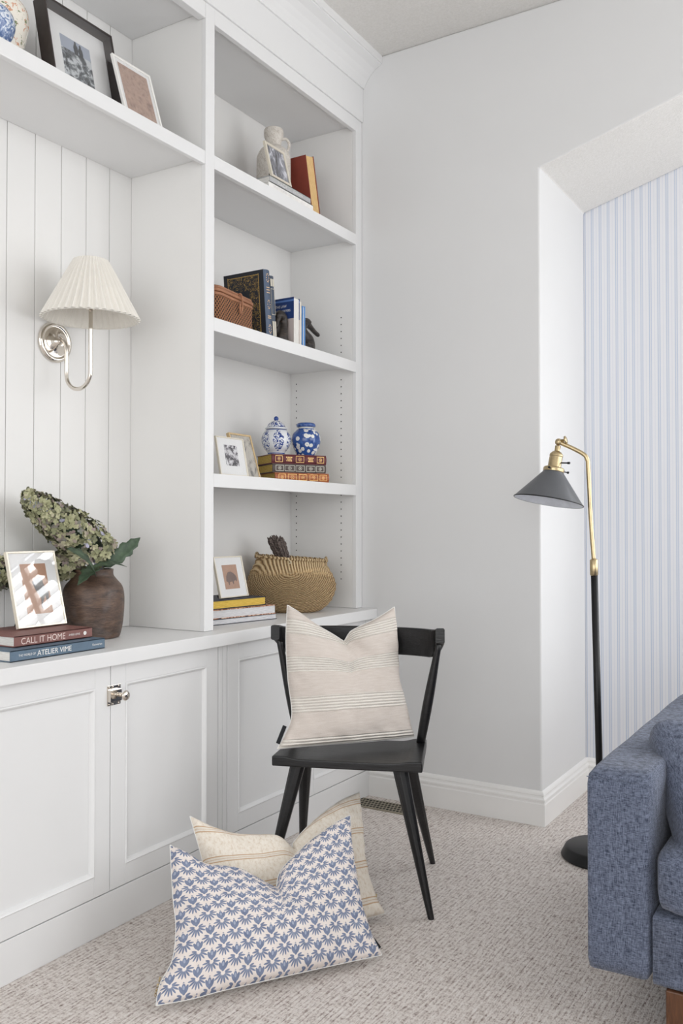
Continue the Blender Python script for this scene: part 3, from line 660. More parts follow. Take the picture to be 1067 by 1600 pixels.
# leather-bound stack on the lowest shelf
yw = -R(31.8); ux, uy = math.sin(R(31.8)), math.cos(R(31.8)); S3 = 1.2965
def patterned(name, base, hi, sc, th):
    g = G(name, .4); n = g.noise(g.coord(), sc, 3, .6, 1); g.color(g.ramp(n, [(th, base), (th + .02, hi)])); return g.m
def spine_book(i, off, z, T, L, cover, foil, panels, label):
    b = book('book', (-2.0126 + ux * off, 2.775 + uy * off, z), yw, L, .155, T, cover, M['gilt'], label, group=None, round_=True)
    for k, (a, c, motif_) in enumerate(panels):
        y0, y1 = a * L, c * L
        fr = [(y0, y1, T * .16, T * .20), (y0, y1, T * .80, T * .84), (y0, y0 + .0012, T * .16, T * .84), (y1 - .0012, y1, T * .16, T * .84)]
        bm = bmesh.new(); X = .0042
        if motif_ == 0:
            for (p, q, r_, s_) in fr: addbox(bm, X, X + .0004, p, q, r_, s_)
            m = (y0 + y1) / 2; w_ = (y1 - y0) * .30
            for a_ in range(8):
                an = a_ * math.pi / 4; c1 = (m + math.cos(an) * w_ * .55, T / 2 + math.sin(an) * T * .17)
                lathe(bm, [(0, X + .0006), (.0013, X + .0006), (.0013, X), (0, X)], 8, c=(0, c1[0], c1[1]), mat=Matrix.Rotation(R(90), 4, 'Y'))
            addbox(bm, X, X + .0005, m - .0016, m + .0016, T / 2 - .0016, T / 2 + .0016)
        else:
            for q in range(3):
                w_ = (y1 - y0) * (.36, .26, .32)[q]; m = (y0 + y1) / 2; zz = T * (.68, .5, .32)[q]
                for e in range(4): addbox(bm, X, X + .0005, m - w_ + e * w_ * .52, m - w_ + e * w_ * .52 + w_ * .34, zz - T * .05, zz + T * .05)
        build('gold_tooling' if foil is M['gold'] else 'silver_tooling', bm, foil, b)
    for k in range(1, 5):
        bm = bmesh.new(); yb = L * (.02 + .195 * k + .0); prism(bm, [(-.002, .0006), (.0045, T * .2), (.0055, T * .5), (.0045, T * .8), (-.002, T - .0006)], 'y', yb - .0013, yb + .0013)
        build('raised_band', bm, cover, b, smooth=False)
    return b
pn = [(.06, .19, 0), (.23, .39, 1), (.43, .58, 0), (.63, .78, 1), (.82, .95, 0)]
spine_book(0, .014, S3, .0350, .232, patterned('tan_leather', (150, 82, 48), (176, 104, 62), 60, .45), M['gold'], [(a, c, 0) for a, c, _ in pn], 'tan leather book with gold tooling, bottom of the leather stack')
spine_book(1, .004, S3 + .0355, .0335, .228, cl('taupe_leather', (86, 76, 72)), plain('silver_foil', (226, 224, 212), .45, .1), [(a - .01, c + .01, 0) for a, c, _ in pn], 'dark taupe leather book with silver tooling, middle of the leather stack')
spine_book(2, 0, S3 + .0695, .0370, .234, cl('burgundy_leather', (96, 40, 46)), M['gold'], pn, 'burgundy leather book with gold tooling, topmost of the leather stack under two porcelain jars')
# upright books on the second shelf
S2 = 1.8135
g = G('navy_cover_with_gilt_scrolls', .45); x, y, z = g.xyz(g.coord()); n = g.noise(g.coord(), 46, 2, .5, 2.2)
line = ((n - .5).abs()).lt(.016); inn = (y.gt(.014)) * (y.lt(.238)) * (x.lt(-.022)) * (x.gt(-.168))
rimx = (((x + .024).abs()).lt(.0013)).mx(((x + .166).abs()).lt(.0013)) * (y.gt(.012)) * (y.lt(.240)); rimy = (((y - .016).abs()).lt(.0013)).mx(((y - .236).abs()).lt(.0013)) * (x.lt(-.022)) * (x.gt(-.168))
plaq = ((x + .095).abs()).lt(.026) * (((y - .165).abs()).lt(.018))
sp = (x.gt(-.001)) * 1.0
gl = g.math('MINIMUM', (line * inn * (1.0 - plaq)).mx(rimx).mx(rimy), 1.0) * (1.0 - sp)
g.color(g.mix(sp, g.mix(gl, lin((24, 29, 40)), lin((186, 152, 78))), lin((72, 88, 112)))); M['scroll'] = g.m
b = book('book', (-1.93, 2.6295, S2 + .002), 0, .252, .186, .037, M['scroll'], M['pages'], 'navy hardback with gilt scrollwork on its cover, leaning by the cane box', stand=True, lean=R(5.2), round_=True)
bm = bmesh.new()
for yc in (.035, .125, .222):
    for a_ in range(10):
        an = a_ * math.pi / 5; lathe(bm, [(0, .0005), (.0024, .0005), (.0024, 0), (0, 0)], 8, c=(.0044, yc + math.sin(an) * .015, .0185 + math.cos(an) * .0075), mat=Matrix.Rotation(R(90), 4, 'Y'))
for yc in (.075, .082, .168, .178, .187): addbox(bm, .0040, .0048, yc - .0018, yc + .0018, .009, .028)
build('gold_tooling', bm, plain('pale_gold_foil', (214, 184, 150), .4, .3), b)
b = book('book', (-1.945, 2.6830, S2 + .002), 0, .244, .17, .030, cl('dusk_blue_leather', (72, 82, 98)), M['pages'], 'thinner dusk-blue book with cream labels standing right of the scrollwork book', stand=True, lean=R(5.2), round_=True)
bm = bmesh.new(); addbox(bm, .0036, .0044, .020, .075, .004, .026); addbox(bm, .0036, .0044, .205, .232, .004, .026)
for yc in (.10, .195): addbox(bm, .0036, .0044, yc - .001, yc + .001, .003, .027)
addbox(bm, .0036, .0044, .10, .195, .003, .0042); addbox(bm, .0036, .0044, .10, .195, .0258, .027)
build('spine_label', bm, cl('cream_label', (206, 200, 186)), b)
g = G('paperback_cover', .4); x, y, z = g.xyz(g.coord()); fr_ = z.gt(.053)
g.color(g.mix(y.gt(.108), lin((196, 184, 180)), g.mix(((y - .178).abs()).lt(.0035), lin((38, 62, 116)), lin((92, 126, 186))))); M['law'] = g.m
b = book('book', (-1.92, 2.7905, S2 + .0005), 0, .190, .135, .040, M['law'], M['pages'], 'thick paperback with navy title panel, standing between the two duck bookends', stand=True, fore_edge=True, board=.0012)
def cover_text(par, s, cx, cy, w_, h_, z, mat):
    o = text('lettering', s, 1, par, (0, 0, 0), (0, 0, 0), mat, depth=0); xs = [v.co.x for v in o.data.vertices]; ys = [v.co.y for v in o.data.vertices]; a, b_, c, d = min(xs), max(xs), min(ys), max(ys)
    for v in o.data.vertices: v.co = Vector(((v.co.x - (a + b_) / 2) / (b_ - a) * w_, (v.co.y - (c + d) / 2) / (d - c) * h_, 0))
    o.location = (cx, cy, z); return o
cover_text(b, 'THE LAW', -.060, .158, .052, .010, .0404, M['ink_white']); cover_text(b, 'AND THE LAWYERS', -.060, .140, .088, .009, .0404, M['ink_white']); cover_text(b, 'A STUDY OF THE PRACTICE', -.060, .122, .090, .0035, .0404, M['ink_white']) if False else None
b = book('book', (-1.923, 2.8315, S2 + .0005), 0, .186, .13, .017, M['pages'], pages_mat('ivory_page_edges', (222, 214, 204), (238, 232, 224)), 'slim ivory paperback between the title-panel paperback and the blue-edged book', stand=True, fore_edge=True, board=.0008)
b = book('book', (-1.92, 2.8515, S2 + .0005), 0, .168, .128, .018, cl('sky_blue_board', (92, 146, 208)), M['pages'], 'thin sky-blue bound book against the right duck bookend', stand=True, fore_edge=True, board=.0045)
# top shelf
S1 = 2.352
b = book('book', (-1.884, 2.578, S1 + .0005), 0, .292, .098, .0215, cl('white_board', (236, 234, 231)), M['pages'], 'white book lying flat, lower of the pair on the top shelf')
fit(b, 'THE NEW TRADITIONAL', .03, .17, .0107, .010, mat=M['ink_grey'], x=.0004) if False else fit(b, 'INTERIORS', .03, .16, .0107, .010, mat=M['ink_pale'])
b = book('book', (-1.886, 2.588, S1 + .0225), 0, .268, .096, .0235, cl('silver_grey_cloth', (178, 179, 180)), M['pages'], 'silver grey book lying flat on the white one, top shelf')
fit(b, 'MADE', .05, .11, .0117, .013, mat=M['ink_pale']); fit(b, 'DESIGN', .15, .21, .0117, .008, mat=M['ink_pale'])
b = book('book', (-1.955, 2.982, S1 + .002), 0, .262, .13, .060, cl('brick_red_cloth', (134, 58, 44), rough=.6), M['old_pages'], 'old brick-red hardback with yellowed pages leaning on the top shelf', stand=True, fore_edge=True, lean=R(13))

# ---------------------------------------------------------------- picture frames
g = G('frame_glass', .02); t = g.t; out = t.nodes['Material Output']; tr = g.n('ShaderNodeBsdfTransparent'); gl_ = g.n('ShaderNodeBsdfGlossy'); gl_.inputs['Roughness'].default_value = .02
lw = g.n('ShaderNodeLayerWeight'); lw.inputs[0].default_value = .5; mx_ = g.n('ShaderNodeMixShader')
fz = g.math('POWER', V(g, lw.outputs['Facing']), 5.0) * .9 + .07; t.links.new(fz.s, mx_.inputs[0]); t.links.new(tr.outputs[0], mx_.inputs[1]); t.links.new(gl_.outputs[0], mx_.inputs[2]); t.links.new(mx_.outputs[0], out.inputs[0]); M['glass'] = g.m
M['mat_board'] = cl('white_mat_board', (240, 240, 240), rough=.8, var=.005)
M['frame_white'] = plain('white_frame_lacquer', (240, 238, 234), .35, 0, .004)
M['frame_silver'] = plain('champagne_metal_frame', (232, 224, 208), .3, .35, .01)
M['frame_gold'] = plain('pale_gold_frame', (224, 196, 150), .3, .4, .04)
M['frame_dark'] = plain('dark_walnut_frame', (50, 42, 40), .4, 0, .1, 60)
M['velvet'] = plain('black_easel_back', (14, 14, 15), .85)
def picture(name, loc, w, h, tilt, fw, fd, frame, matw, print_mat, label, easel=True, recess=0, yaw=0, glass=True, pw=None, ph=None, drop=0, deep=None):
    fd2 = deep or fd; lift = fd2 * math.sin(R(tilt))
    r = empty(name, (loc[0], loc[1], loc[2] + lift + .0006), (0, -R(tilt), yaw), label=label, cat='picture frame')
    build('frame', B((-fd2, 0, -w / 2, -w / 2 + fw, 0, h), (-fd2, 0, w / 2 - fw, w / 2, 0, h), (-fd2, 0, -w / 2 + fw, w / 2 - fw, 0, fw), (-fd2, 0, -w / 2 + fw, w / 2 - fw, h - fw, h)), frame, r, bevel=.0008)
    bx = -(recess or .004)
    build('backing', B((-fd2 + .0005, -fd2 + .003, -w / 2 + .002, w / 2 - .002, .002, h - .002)), M['velvet'], r)
    build('mat_board', B((bx - .002, bx, -w / 2 + fw - .0005, w / 2 - fw + .0005, fw - .0005, h - fw + .0005)), M['mat_board'] if matw else print_mat, r)
    if matw:
        pw = pw or w - 2 * fw - 2 * matw; ph = ph or h - 2 * fw - 2 * matw
        build('print', B((bx, bx + .0006, -pw / 2, pw / 2, h / 2 - ph / 2 + drop, h / 2 + ph / 2 + drop)), print_mat, r)
    if glass: build('glass', B((-.0022, -.0010, -w / 2 + fw - .0005, w / 2 - fw + .0005, fw - .0005, h - fw + .0005)), M['glass'], r)
    if easel:
        bm = bmesh.new(); a = R(tilt); hz = h * .55; L_ = hz / math.cos(R(22)) * 1.0
        # strut from the back down to the shelf
        tx = -fd2 - .001; p0 = (tx, hz); dn = Vector((-math.sin(a) - .0, -math.cos(a)))
        world_down = (-math.sin(a), -math.cos(a)); foot = (tx - hz * math.tan(R(tilt + 14)) * .95, 0)
        foot = (foot[0], (-foot[0] * math.sin(a) - lift) / math.cos(a))
        prism(bm, [(p0[0], p0[1]), (foot[0], foot[1] + .0008), (foot[0] - .002, foot[1] + .0008), (p0[0] - .003, p0[1] + .002)], 'y', -w * .22, w * .22)
        for v in bm.verts:
            if v.co.z > hz * .9: v.co.y *= .45
        build('easel_back', bm, M['velvet'], r)
    return r
def print_mat(name, stops, sc=18, dist=1.5, detail=5, scale=(1, 1, 1)):
    g = G(name, .6); g.color(g.ramp(g.noise(g.coord(scale=scale), sc, detail, .65, dist), stops)); return g.m
bw = print_mat('monochrome_family_print', [(.36, (28, 26, 32)), (.47, (90, 86, 94)), (.53, (206, 204, 208)), (.66, (238, 238, 240))], 42, .8, 4)
bw2 = print_mat('monochrome_wedding_print', [(.38, (34, 34, 40)), (.46, (112, 112, 122)), (.54, (150, 152, 164)), (.62, (232, 232, 240))], 26, 1.2, 4, (1, 1.6, .6))
sepia = print_mat('sepia_desert_print', [(.30, (132, 108, 98)), (.45, (176, 148, 134)), (.7, (196, 168, 152))], 60, .4, 6)
tan = print_mat('tan_card_print', [(.3, (176, 136, 112)), (.7, (190, 150, 126))], 20)
mist = print_mat('grey_map_print', [(.34, (70, 70, 74)), (.42, (150, 146, 140)), (.5, (196, 190, 180)), (.7, (210, 206, 198))], 14, 1.4, 5)
def polyprint(par, pts, mat, x, name='print_figure'):
    bm = bmesh.new(); prism(bm, pts, 'x', x, x + .0004); return build(name, bm, mat, par)
# counter, left: mirror-bright frame
f = picture('photo_frame', (-2.010, 1.687, ZT + .0590), .168, .217, 15, .0055, .012, M['frame_silver'], .034, tan, 'silver-edged frame on the russet book, its glass streaked with window reflections', pw=.088, ph=.144)
polyprint(f, [(.010, .142), (.022, .146), (.026, .120), (.040, .096), (.034, .060), (.030, .064), (.026, .088), (.016, .070), (.012, .050), (.007, .052), (.010, .080), (-.004, .104), (-.012, .128)], cl('dark_print_ink', (70, 62, 62)), -.0033)
# on the right stack: bison card
f = picture('photo_frame', (-1.984, 2.516, ZT + .0860), .160, .150, 13.5, .0042, .010, M['frame_silver'], .03, tan, 'small champagne frame with a bison print, standing on the navy book', pw=.082, ph=.088)
polyprint(f, [(-.030, .060), (-.026, .078), (-.014, .092), (.002, .094), (.016, .088), (.026, .080), (.032, .070), (.030, .060), (.026, .056), (.022, .062), (.012, .058), (.010, .048), (.006, .048), (.004, .058), (-.012, .056), (-.014, .046), (-.018, .046), (-.020, .056)], cl('sepia_ink', (116, 92, 84)), -.0033)
# lowest shelf pair
picture('photo_frame', (-1.93, 2.4467, S3), .1545, .139, 10.8, .0040, .009, M['frame_silver'], .03, bw, 'white-matted frame with a black and white family photo, left end of the lowest shelf', pw=.072, ph=.074, drop=.004)
picture('photo_frame', (-1.990, 2.611, S3), .133, .173, 16.6, .0062, .014, M['frame_gold'], 0, mist, 'pale gold rimmed frame with a grey picture, behind the white-matted frame')
# top shelf
picture('photo_frame', (-1.888, 2.668, S1 + .0468), .127, .143, 14, .010, .010, M['frame_silver'], 0, bw2, 'cream frame with a monochrome wedding picture, on the grey book')
# long left shelf
g = G('figures_on_rocks_print', .6); n = g.noise(g.coord(), 34, 5, .7, .8); x, y, z = g.xyz(g.coord()); sky = z.gt(.155)
g.color(g.mix(sky, g.ramp(n, [(.38, (36, 40, 46)), (.5, (110, 116, 122)), (.58, (206, 210, 214))]), lin((168, 176, 192)))); M['rocks'] = g.m
f = picture('photo_frame', (-1.940, 1.7892, S1 + .0005), .258, .262, 12, .006, .046, M['frame_dark'], .06, M['rocks'], 'deep dark shadowbox frame with a grey photograph of two figures on rocks', recess=.034, pw=.112, ph=.128, easel=False)
for dx, hh in ((0, 0), (.018, -.004)):
    polyprint(f, [(dx - .006, .150), (dx - .009, .172 + hh), (dx - .006, .182 + hh), (dx - .003, .184 + hh), (dx - .004, .191 + hh), (dx, .195 + hh), (dx + .004, .191 + hh), (dx + .003, .184 + hh), (dx + .007, .181 + hh), (dx + .009, .168 + hh), (dx + .006, .150)], cl('print_figure_ink', (60, 64, 70)), -.0333)
picture('photo_frame', (-1.903, 1.968, S1 + .0005), .162, .198, 17, .007, .009, M['frame_white'], .012, sepia, 'slim white frame with a tan sepia print, right of the dark shadowbox frame', glass=True)

# ---------------------------------------------------------------- vessels
def ceramic(name, fn, rough=.18):
    g = G(name, rough); fn(g); g.b.inputs['Coat Weight'].default_value = .3; return g.m
def blue_a(g):
    n = g.noise(g.coord(), 75, 3, .6, 1.8); x, y, z = g.xyz(g.coord()); an = g.math('ARCTAN2', y, x); p = ((an + .25).mod(1.0472) - .5236).abs()
    zz = (z - .055) / .042; inside = ((p / .40) * (p / .40) + zz * zz).lt(1.0); edge = (((p / .43) * (p / .43) + zz * zz - 1.0).abs()).lt(.10)
    bands = ((z - .0985).abs()).lt(.0016).mx(((z - .006).abs()).lt(.002)).mx(z.gt(.138)); lid = z.gt(.108)
    sc_ = (n.gt(.51)) * (inside.mx(lid * 1.0))
    g.color(g.mix(g.math('MINIMUM', sc_.mx(bands).mx(edge * .0), 1.0), lin((226, 228, 232)), g.ramp(n, [(.5, (44, 78, 150)), (.62, (22, 52, 126))])))
def blue_b(g):
    co = g.coord(); v = g.n('ShaderNodeTexVoronoi'); v.inputs['Scale'].default_value = 52; g.t.links.new(co, v.inputs[0]); d = V(g, v.outputs['Distance'])
    n = g.noise(co, 60, 3, .6, .5); n2 = g.noise(co, 13, 2); x, y, z = g.xyz(co)
    fl_ = (d + (n - .5) * .30).lt(.47) * n2.gt(.36) * z.lt(.108); ct = d.lt(.07) * n2.gt(.44)
    neck = ((z - .1145).abs()).lt(.0035)
    c = g.mix(g.math('MINIMUM', fl_.mx(neck), 1.0), g.ramp(n, [(.35, (30, 62, 128)), (.7, (62, 100, 166))]), lin((226, 226, 222)))
    g.color(g.mix(ct, c, lin((40, 70, 130))))
def floral(g):
    co = g.coord(); n = g.noise(co, 48, 4, .7, 1.2); n2 = g.noise(co, 18, 2, .5, .5); n3 = g.noise(co, 60, 2, .6, 1)
    leaf = n.gt(.57) * n2.gt(.45); ros = n3.gt(.60) * n2.lt(.52)
    c = g.mix(ros, lin((240, 234, 222)), lin((214, 160, 130))); g.color(g.mix(leaf, c, lin((112, 128, 84))))
def blue_c(g):
    n = g.noise(g.coord(), 46, 4, .65, 1.6); g.color(g.ramp(n, [(.42, (88, 112, 158)), (.50, (140, 160, 194)), (.56, (222, 228, 236))]))
M['blue_panels'] = ceramic('blue_and_white_porcelain', blue_a); M['blue_blossom'] = ceramic('cobalt_blossom_porcelain', blue_b)
M['floral'] = ceramic('rose_and_leaf_porcelain', floral); M['blue_pale'] = ceramic('pale_blue_scroll_porcelain', blue_c)
def vessel(name, loc, prof, mat, label, cat_, seg=64): 
    r = empty(name, loc, label=label, cat=cat_); bm = bmesh.new(); lathe(bm, prof, seg); build('body', bm, mat, r, smooth=True); return r
def sp(pts, n=5): return [(p.x, p.y) for p in smoothpath([(a, b, 0) for a, b in pts], n)]
ZJ = S3 + .1070
r = vessel('ginger_jar', (-2.045, 2.85, ZJ), [(0, .0)] + sp([(.033, 0), (.034, .006), (.036, .012), (.050, .030), (.0585, .055), (.055, .080), (.042, .099)]) + [(.038, .101), (0, .101)], M['blue_panels'], 'blue and white porcelain jar with domed knobbed lid, on the burgundy book', 'jar')
bm = bmesh.new(); lathe(bm, [(.0, .1035)] + sp([(.044, .1035), (.044, .107), (.037, .112), (.030, .124), (.018, .133), (.007, .137), (.0075, .139), (.0095, .144), (.008, .150), (.003, .1545)]) + [(0, .155)], 48); build('lid', bm, M['blue_panels'], r, smooth=True)
r = vessel('ginger_jar', (-1.98, 2.965, ZJ), [(0, 0)] + sp([(.036, 0), (.037, .004), (.046, .022), (.0575, .052), (.0590, .072), (.053, .092), (.040, .106)]) + [(.033, .110), (.033, .117), (0, .117)], M['blue_blossom'], 'cobalt blue porcelain jar with white blossoms and flat lid, right of the knobbed jar', 'jar')
bm = bmesh.new(); lathe(bm, [(0, .1175), (.034, .1175), (.038, .119), (.0395, .123), (.038, .130), (.033, .134), (0, .136)], 48); build('lid', bm, ceramic('cobalt_lid', lambda g: g.color(g.ramp(g.noise(g.coord(), 60, 3), [(.4, (34, 66, 132)), (.7, (92, 126, 182))]))), r, smooth=True)
r = vessel('ginger_jar', (-2.06, 1.553, S1), [(0, 0)] + sp([(.058, 0), (.060, .01), (.066, .05), (.080, .11), (.088, .155), (.084, .185), (.066, .210), (.048, .220)]) + [(.046, .224), (.046, .236), (0, .236)], M['floral'], 'tall cream porcelain jar painted with roses and leaves, on the long high shelf', 'jar')
bm = bmesh.new(); lathe(bm, [(0, .237)] + sp([(.056, .237), (.058, .243), (.056, .262), (.040, .280), (.015, .288), (.010, .292), (.013, .300), (.008, .308)]) + [(0, .31)], 48); build('lid', bm, M['floral'], r, smooth=True)
r = vessel('vase', (-1.955, 1.448, S1), [(0, 0)] + sp([(.036, 0), (.038, .005), (.058, .028), (.070, .062), (.062, .092), (.040, .108), (.026, .114)]) + [(.024, .118), (.026, .126), (.021, .126), (.018, .112), (0, .11)], M['blue_pale'], 'small round pale-blue patterned vase at the left picture edge, in front of the rose jar', 'vase')
g = G('speckled_stoneware', .75); n = g.noise(g.coord(), 60, 5, .75); n2 = g.noise(g.coord(), 240, 3, .7); g.color(g.ramp(n * .6 + n2 * .4, [(.36, (182, 172, 160)), (.46, (212, 205, 196)), (.62, (226, 221, 214))])); g.bump(n2, .5, .003); M['stone'] = g.m
r = vessel('stoneware_jug', (-2.05, 2.838, S1), [(0, 0)] + sp([(.062, 0), (.066, .006), (.0675, .06), (.0675, .20), (.0655, .235), (.052, .262), (.034, .276), (.030, .286), (.031, .300), (.038, .318), (.0385, .338), (.036, .346)]) + [(.032, .346), (.028, .32), (.024, .29), (0, .28)], M['stone'], 'speckled off-white stoneware jug with a small neck handle, on the top shelf', 'vase')
bm = bmesh.new(); tube(bm, smoothpath([(.028, .014, .306), (.040, .026, .310), (.050, .034, .294), (.048, .034, .272), (.040, .028, .258)], 5), .0055, 10); build('handle', bm, M['stone'], r, smooth=True)
# brown vase
g = G('brown_bark_glaze', .42); co = g.coord(scale=(1, 1, 3.2)); n = g.noise(co, 16, 5, .7, .4); n2 = g.noise(g.coord(scale=(1, 1, 6)), 60, 3, .6); pt = g.noise(g.coord(), 9, 2)
c = g.ramp(n * .75 + n2 * .25, [(.36, (56, 44, 38)), (.5, (88, 69, 58)), (.66, (112, 88, 72))]); g.color(g.mix(g.math('MINIMUM', g.math('MAXIMUM', (pt - .56) * 7.0, 0.0), 1.0) * (n2 * .9), c, lin((124, 120, 120)))); g.bump(n2 * .6 + n * .4, .5, .003); M['bark'] = g.m
VX, VY = -2.080, 1.935
r = vessel('brown_vase', (VX, VY, ZT + .0005), [(0, 0)] + sp([(.074, 0), (.080, .006), (.088, .04), (.0925, .09), (.0925, .130), (.086, .158), (.070, .178), (.061, .190), (.059, .200), (.060, .210)]) + [(.055, .211), (.054, .19), (.05, .17), (0, .16)], M['bark'], 'rough brown glazed pottery vase holding dried hydrangeas, on the countertop', 'vase')

# ---------------------------------------------------------------- hydrangeas
pet = G('dried_hydrangea_petals', .85); ob = pet.n('ShaderNodeAttribute'); ob.attribute_name = 'tint'
pet.color(pet.ramp(V(pet, ob.outputs['Fac']), [(0, (92, 94, 76)), (.25, (134, 136, 104)), (.5, (166, 166, 130)), (.68, (190, 187, 154)), (.8, (156, 140, 136)), (.9, (122, 128, 114)), (1, (178, 176, 196))])); M['petal'] = pet.m
g = G('dark_green_leaf', .5); n = g.noise(g.coord(), 40, 3); g.color(g.ramp(n, [(.3, (44, 62, 46)), (.7, (78, 98, 74))])); M['leaf'] = g.m
M['stem'] = solid('green_brown_stem', (92, 92, 62))
def hydrangea(base, axis0, axis1, radii, count, leaves, label, seed):
    rn = random.Random(seed); r = empty('hydrangea_stem', base, label=label, cat='flower', group=None)
    a0, a1 = Vector(axis0) - Vector(base), Vector(axis1) - Vector(base); ax_ = (a1 - a0).normalized(); n1 = ax_.orthogonal().normalized(); n2_ = ax_.cross(n1)
    bm = bmesh.new(); tl = bm.faces.layers.float.new('tint')
    for k in range(count):
        t = (k + rn.random()) / count; i = t * (len(radii) - 1); j = min(int(i), len(radii) - 2); rad = radii[j] + (radii[j + 1] - radii[j]) * (i - j)
        ph = rn.uniform(0, 6.283); nr = (n1 * math.cos(ph) + n2_ * math.sin(ph)); rr = rad * rn.uniform(.80, 1.06)
        tipw = max(0, (t - .88) / .12); p = a0.lerp(a1, t) + nr * rr; d = (nr * (1 - tipw * .6) + ax_ * (tipw + .1) + Vector([rn.uniform(-.35, .35) for _ in range(3)])).normalized()
        u = d.orthogonal().normalized(); v = d.cross(u); sz = rn.uniform(.0085, .0135); tint = rn.choice([.1, .3, .4, .5, .5, .58, .62, .7, .78, .85, .2, .45]) + rn.uniform(-.05, .05)
        if rn.random() < .025: tint = 1.0
        a_ = rn.uniform(0, 1.57)
        for q in range(4):
            an = a_ + q * math.pi / 2; c, s = math.cos(an), math.sin(an); o_ = u * c + v * s; w_ = -u * s + v * c; cup = rn.uniform(-.1, .45)
            vs_ = [bm.verts.new(p + x) for x in (Vector(), o_ * sz * .45 + w_ * sz * .45 + d * sz * .12, o_ * sz * .95 + w_ * sz * .38 + d * sz * cup, o_ * sz * 1.06 + d * sz * cup * 1.2, o_ * sz * .95 - w_ * sz * .38 + d * sz * cup, o_ * sz * .45 - w_ * sz * .45 + d * sz * .12)]
            f1 = bm.faces.new((vs_[0], vs_[1], vs_[2], vs_[3])); f2 = bm.faces.new((vs_[0], vs_[3], vs_[4], vs_[5])); f1[tl] = f2[tl] = min(1, max(0, tint + rn.uniform(-.06, .06)))
    me = bpy.data.meshes.new('flower_head'); bm.to_mesh(me); bm.free(); o = bpy.data.objects.new('flower_head', me); C.objects.link(o); me.materials.append(M['petal']); o.parent = r
    bm = bmesh.new(); core = [a0.lerp(a1, k / 10) for k in range(11)]
    tube(bm, core, [max(.004, (radii[min(int(k / 10 * (len(radii) - 1)), len(radii) - 2)]) * .62 * (1 - (k / 10) ** 5)) for k in range(11)], 12)
    build('flower_core', bm, M['leaf'], r, smooth=True)
    bm = bmesh.new(); tube(bm, smoothpath([(0, 0, 0), tuple(a0 * .6 + Vector((0, 0, .01))), tuple(a0)], 5), .0035, 8); build('stem', bm, M['stem'], r, smooth=True)
    for (p0, p1, wd, tw) in leaves:
        P0, P1 = Vector(p0) - Vector(base), Vector(p1) - Vector(base); d = (P1 - P0); L_ = d.length; d.normalize(); side = (d.cross(Vector((math.cos(tw), -.5, math.sin(tw))))).normalized(); nn = side.cross(d)
        bm = bmesh.new(); N_ = 14; rows = []
        for k in range(N_ + 1):
            t = k / N_; ww = wd * (math.sin(math.pi * min(1, t ** .8)) ** .8) * (1 + .22 * math.sin(t * 26)) + .0008; c = P0 + d * (L_ * t) + nn * (.10 * L_ * math.sin(math.pi * t) - .05 * L_ * t)
            rows.append([bm.verts.new(c + side * ww * s_ + nn * (abs(s_) * ww * .28)) for s_ in (-1, -.5, 0, .5, 1)])
        for A_, B_ in zip(rows, rows[1:]):
            for k in range(4): bm.faces.new((A_[k], A_[k + 1], B_[k + 1], B_[k]))
        lf = build('leaf', bm, M['leaf'], r, smooth=True); lf.modifiers.new('th', 'SOLIDIFY').thickness = .0006
    return r
bz = ZT + .17
hydrangea((VX + .01, VY, bz), (-2.095, 1.985, 1.025), (-2.095, 1.688, 1.212), [.050, .070, .072, .066, .056, .048, .038, .014], 900,
          [((-2.05, 1.95, .995), (-2.02, 2.078, 1.088), .022, .3), ((-1.995, 1.755, 1.058), (-1.985, 1.865, .975), .024, 1.2), ((-2.01, 1.86, .997), (-1.975, 1.972, 1.003), .016, 1.4), ((-2.03, 1.91, .998), (-2.00, 1.80, .955), .018, 1.0), ((-2.08, 1.97, 1.0), (-2.06, 2.03, 1.055), .016, .3)],
          'large upright dried green hydrangea cone leaning out of the brown vase', 5)
hydrangea((VX - .01, VY - .01, bz), (-2.13, 1.89, 1.0), (-2.155, 1.56, .985), [.036, .044, .046, .046, .042, .028], 560,
          [((-2.06, 1.90, .985), (-2.00, 1.82, .965), .018, .9)],
          'lower drooping hydrangea head spreading left behind the silver-edged frame', 9)

# ---------------------------------------------------------------- sea-grass basket and dried lavender
g = G('woven_sea_grass', .85); x, y, z = g.xyz(g.coord()); n = g.noise(g.coord(), 22, 3)
rx = x / 1.0; rz = (z - .165) * 1.25; rr = g.math('SQRT', rx * rx + rz * rz + y * y * .15) + (n - .5) * .014 + (g.noise(g.coord(), 60, 2) - .5) * .003
an = g.math('ARCTAN2', rx, rz); row = g.math('SINE', rr * (2 * math.pi / .0070)); k = g.math('FLOOR', rr / .0070)
tw = g.math('SINE', an * (rr * 520.0 + 6.0) + k * 2.4); hh = (row * .5 + .5) * (tw * .3 + .7)
topb = g.math('MINIMUM', g.math('MAXIMUM', (z + (n - .5) * .05 - .145) * 30.0, 0.0), 1.0); vt = g.math('SINE', x * 520.0 + y * 400.0) * .5 + .5; hz_ = g.mix(topb, hh, vt); hv = V(g, hz_)
f2 = g.noise(g.coord(), 160, 3, .7)
g.color(g.ramp(hv * .62 + f2 * .4, [(.14, (92, 68, 44)), (.34, (172, 140, 98)), (.56, (216, 186, 142)), (.9, (234, 212, 172))])); g.bump(hv + f2 * .3, 1.0, .006); M['grass'] = g.m
bk = empty('basket', (-2.030, 2.935, ZT + .001), (0, 0, R(31)), label='round bellied sea-grass basket with dried lavender in it, at the right end of the countertop', cat='basket')
prof = sp([(.095, .0), (.125, .012), (.156, .045), (.172, .085), (.174, .115), (.163, .150), (.148, .178), (.139, .200), (.138, .212)], 6)
bm = bmesh.new()
def oval(r, z, a): return r * 1.03
lathe(bm, [(0, 0)] + prof + [(.128, .212), (.128, .19), (.150, .11), (.10, .012), (0, .010)], 96)
